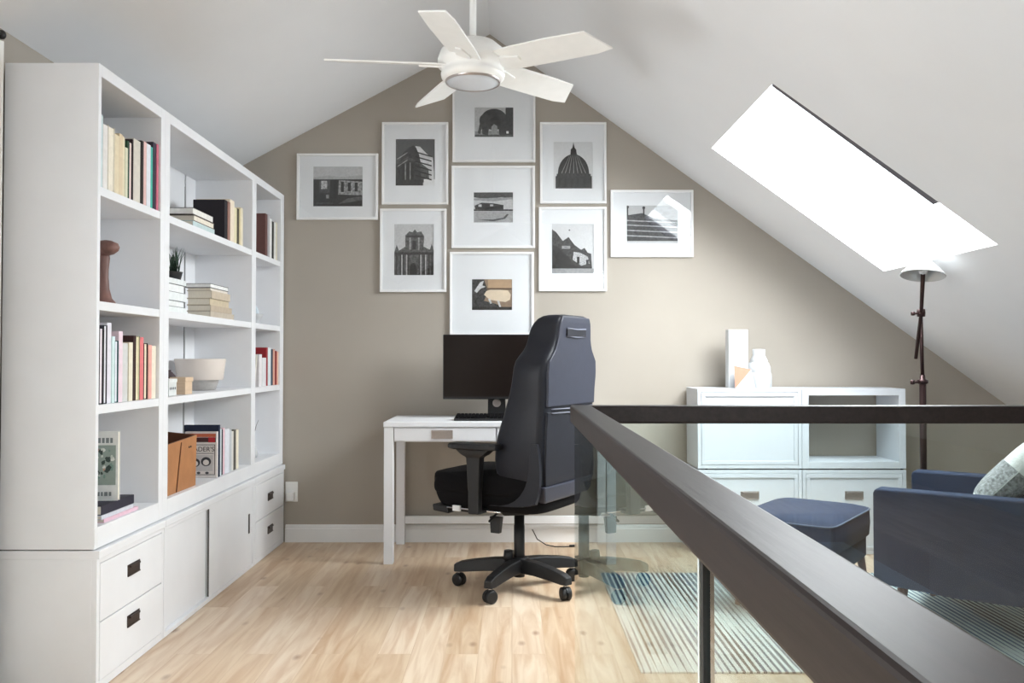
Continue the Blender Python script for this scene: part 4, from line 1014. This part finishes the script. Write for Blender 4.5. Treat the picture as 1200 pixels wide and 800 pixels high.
for i, x in enumerate((1.10, 1.634, 2.205)):
    k = MB(); k.lathe([(.008, 0), (.008, .008)], M['black'], (x, CY0 + .02, .472), 10)
    k.lathe([(.008, 0), (.008, .008)], M['black'], (x, CY1 - .03, .472), 10)
    tag(k.build('cabinet_spacer'), 'tiny black spacer between the stacked white cubes, %s' % ['left end', 'centre joint', 'right end'][i], 'spacer', 'black spacers between the cubes')
# objects on top
o = empty('tall_vase', (1.308, 4.97, .930), R(3), 'tall white rectangular vase with peach lower corner on the white cubes', 'vase')
k = MB(); w_, h_ = .058, .338
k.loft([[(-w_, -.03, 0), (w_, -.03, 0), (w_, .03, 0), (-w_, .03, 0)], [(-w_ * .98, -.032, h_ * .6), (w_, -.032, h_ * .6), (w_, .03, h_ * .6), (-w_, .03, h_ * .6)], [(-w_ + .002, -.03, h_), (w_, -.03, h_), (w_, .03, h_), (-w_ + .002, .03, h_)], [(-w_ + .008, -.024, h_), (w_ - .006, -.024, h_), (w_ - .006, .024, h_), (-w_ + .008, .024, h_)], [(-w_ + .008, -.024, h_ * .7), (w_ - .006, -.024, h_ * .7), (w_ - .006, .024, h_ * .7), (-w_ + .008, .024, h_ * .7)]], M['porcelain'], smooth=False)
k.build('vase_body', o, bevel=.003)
o = empty('ribbed_vase', (1.437, 4.97, .930), 0, 'squat white ribbed bottle vase right of the tall vase', 'vase')
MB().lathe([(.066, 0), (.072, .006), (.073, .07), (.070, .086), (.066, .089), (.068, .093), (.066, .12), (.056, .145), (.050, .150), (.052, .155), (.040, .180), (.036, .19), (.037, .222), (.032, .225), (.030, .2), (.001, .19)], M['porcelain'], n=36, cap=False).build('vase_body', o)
o = empty('geometric_ornament', (1.345, 4.885, .930), R(8), 'small folded white and peach pyramid ornament before the tall vase', 'ornament')
k = MB()
A_, B_, C_, D_, E_ = (-.075, -.01, 0), (-.07, .02, .128), (.02, -.01, .108), (.05, .0, 0), (.0, .04, 0)
vs = lambda *p: [k.bm.verts.new(q) for q in p]
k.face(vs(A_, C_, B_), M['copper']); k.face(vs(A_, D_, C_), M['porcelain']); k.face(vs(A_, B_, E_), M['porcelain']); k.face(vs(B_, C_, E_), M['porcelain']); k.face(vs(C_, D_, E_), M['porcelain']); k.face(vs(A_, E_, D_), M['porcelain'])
bmesh.ops.remove_doubles(k.bm, verts=k.bm.verts[:], dist=.0001); k.build('folded_body', o)

# ------------------------------------------------------------------ floor lamp
LX, LY = 2.005, 4.17
lp = empty('floor_lamp', (LX, LY, 0), 0, 'dark bronze adjustable floor lamp with pale metal shade behind the armchair', 'floor lamp')
MB().lathe([(.09, .0), (.10, .004), (.10, .014), (.03, .024), (.02, .05)], M['lampmetal'], n=32).build('lamp_base', lp)
MB().lathe([(.016, .02), (.016, .98), (.014, .985)], M['lampmetal'], n=16).build('pole', lp)
MB().lathe([(.016, .975), (.026, .98), (.026, .995), (.014, 1.0), (.012, 1.02)], M['lampmetal'], n=18).build('collar', lp)
k = MB(); k.tube([(0, 0, .985), (-.05, -.01, .985)], .006, M['lampmetal'], 8); k.lathe([(.001, -.012), (.011, -.009), (.011, .009), (.001, .012)], M['lampmetal'], (-.055, -.012, .985), 10); k.build('clamp_knob', lp)
MB().tube([(0, 0, 1.0), (-.008, -.005, 1.318)], .009, M['lampmetal'], 12).build('upper_pole', lp)
hd = Vector((-.130, -.285, 1.50))       # head
hi = Vector((-.018, -.03, 1.324))
dr = (hd - hi); tail = hi - dr * .88
tail = Vector((-.016, .035, 1.10)); 
MB().tube([tail, hi, hd - Vector((0, 0, .01))], [.0085, .0085, .010], M['lampmetal'], 12).build('arm', lp)
k = MB(); k.lathe([(.001, -.02), (.018, -.018), (.02, 0), (.018, .018), (.001, .02)], M['lampmetal'], (-.014, -.02, 1.322), 14); k.tube([(-.014, -.02, 1.322), (-.055, -.03, 1.318)], .005, M['lampmetal'], 8); k.lathe([(.001, -.01), (.01, -.008), (.01, .008), (.001, .01)], M['lampmetal'], (-.058, -.03, 1.318), 10); k.build('hinge', lp)
T = Matrix.Translation(hd) @ Matrix.Rotation(R(9), 4, 'Y') @ Matrix.Rotation(R(-9), 4, 'X')
k = MB(); k.lathe([(.094, -.025), (.097, -.022), (.092, -.014), (.054, .026), (.038, .038), (.033, .052), (.024, .058), (.001, .058)], M['shade'], T=T, n=36, cap=False)
k.lathe([(.094, -.025), (.088, -.014), (.050, .024), (.034, .034), (.001, .035)], M['shade'], T=T, n=36, cap=False); k.build('lamp_shade', lp)
k = MB(); k.lathe([(.001, -.018), (.016, -.012), (.021, .002), (.014, .018), (.012, .03)], M['porcelain'], T=T, n=16); k.build('bulb', lp)

# ------------------------------------------------------------------ ceiling fan
FX, FY, FZ = -.152, 3.30, 2.24
fan = empty('ceiling_fan', (FX, FY, FZ), 0, 'white five-blade ceiling fan hanging from the ridge', 'ceiling fan')
MB().lathe([(.013, .10), (.013, RZ - FZ - .07)], M['warmwhite'], n=18).build('downrod', fan)
MB().lathe([(.014, RZ - FZ - .10), (.05, RZ - FZ - .09), (.065, RZ - FZ - .05), (.066, RZ - FZ - .005)], M['warmwhite'], n=28).build('canopy', fan)
MB().lathe([(.02, .105), (.045, .10), (.09, .084), (.126, .052), (.137, .02), (.137, -.004), (.124, -.012), (.118, -.03), (.125, -.035), (.122, -.05), (.108, -.062)], M['warmwhite'], n=44).build('motor_housing', fan)
MB().lathe([(.108, -.060), (.106, -.070), (.1035, -.0705), (.1035, -.062)], M['nickel'], n=44, cap=False).build('light_ring', fan)
MB().lathe([(.103, -.060), (.103, -.067), (.07, -.076), (.03, -.079), (.001, -.08)], M['diffuser'], n=44, cap=False).build('light_diffuser', fan)
for i in range(5):
    th_ = R(-12 - 72 * i)
    az = math.atan2(-math.cos(th_), math.sin(th_))
    Tb = Matrix.Rotation(az, 4, 'Z') @ Matrix.Rotation(R(-17), 4, 'X')
    k = MB(); out = [(.095, -.060), (.20, -.066), (.36, -.068), (.50, -.062), (.565, .058), (.50, .070), (.34, .070), (.2, .068), (.095, .060)]
    k.prism(out, 'z', -.0035, .0035, M['warmwhite'], T=Tb); bl = k.build('blade', fan, bevel=.002)
    k = MB(); k.prism([(.085, -.022), (.14, -.03), (.21, -.012), (.21, .012), (.14, .03), (.085, .022)], 'z', -.012, -.0036, M['warmwhite'], T=Tb); k.build('blade_arm', fan, bevel=.002)

# ------------------------------------------------------------------ light
wld = bpy.data.worlds.new('sky'); scene.world = wld; wld.use_nodes = True
bg = wld.node_tree.nodes['Background']
bg.inputs['Color'].default_value = (.86, .93, 1.0, 1); bg.inputs['Strength'].default_value = 8.0
def area(name, loc, d, sx, sy, power, col):
    l = bpy.data.lights.new(name, 'AREA'); l.shape = 'RECTANGLE'; l.size = sx; l.size_y = sy; l.energy = power; l.color = col
    o = bpy.data.objects.new(name, l); COL.objects.link(o); o.location = loc
    o.rotation_euler = Vector(d).to_track_quat('-Z', 'Y').to_euler()
    return o
area('daylight_left_window', (XL - .16, (LW[0] + LW[1]) / 2, (LW[2] + LW[3]) / 2), (1, 0, 0), 0.9, 0.95, 62, (.97, .98, 1))
area('daylight_added_front_window', ((FW[0] + FW[1]) / 2, YF - .16, (FW[2] + FW[3]) / 2), (0, 1, 0), 1.1, .8, 34, (1, .98, .96))  # lamp of the added front window, lifts the bookcase side
nrm = Vector((SR, 0, 1)).normalized()
for n_, (s0, s1) in enumerate(SKY):
    mid = Vector(((SX0 + SX1) / 2, (s0 + s1) / 2, zc((SX0 + SX1) / 2))) + nrm * .24
    area('daylight_skylight_and_added_twin', mid, -nrm, 1.15, 1.25, (108, 44)[n_], (.95, .98, 1))  # the second lamp serves the added, unseen twin skylight

vs_ = scene.view_settings
vs_.view_transform = 'Standard'; vs_.look = 'None'; vs_.gamma = 1; vs_.use_curve_mapping = False; vs_.exposure = 0.08
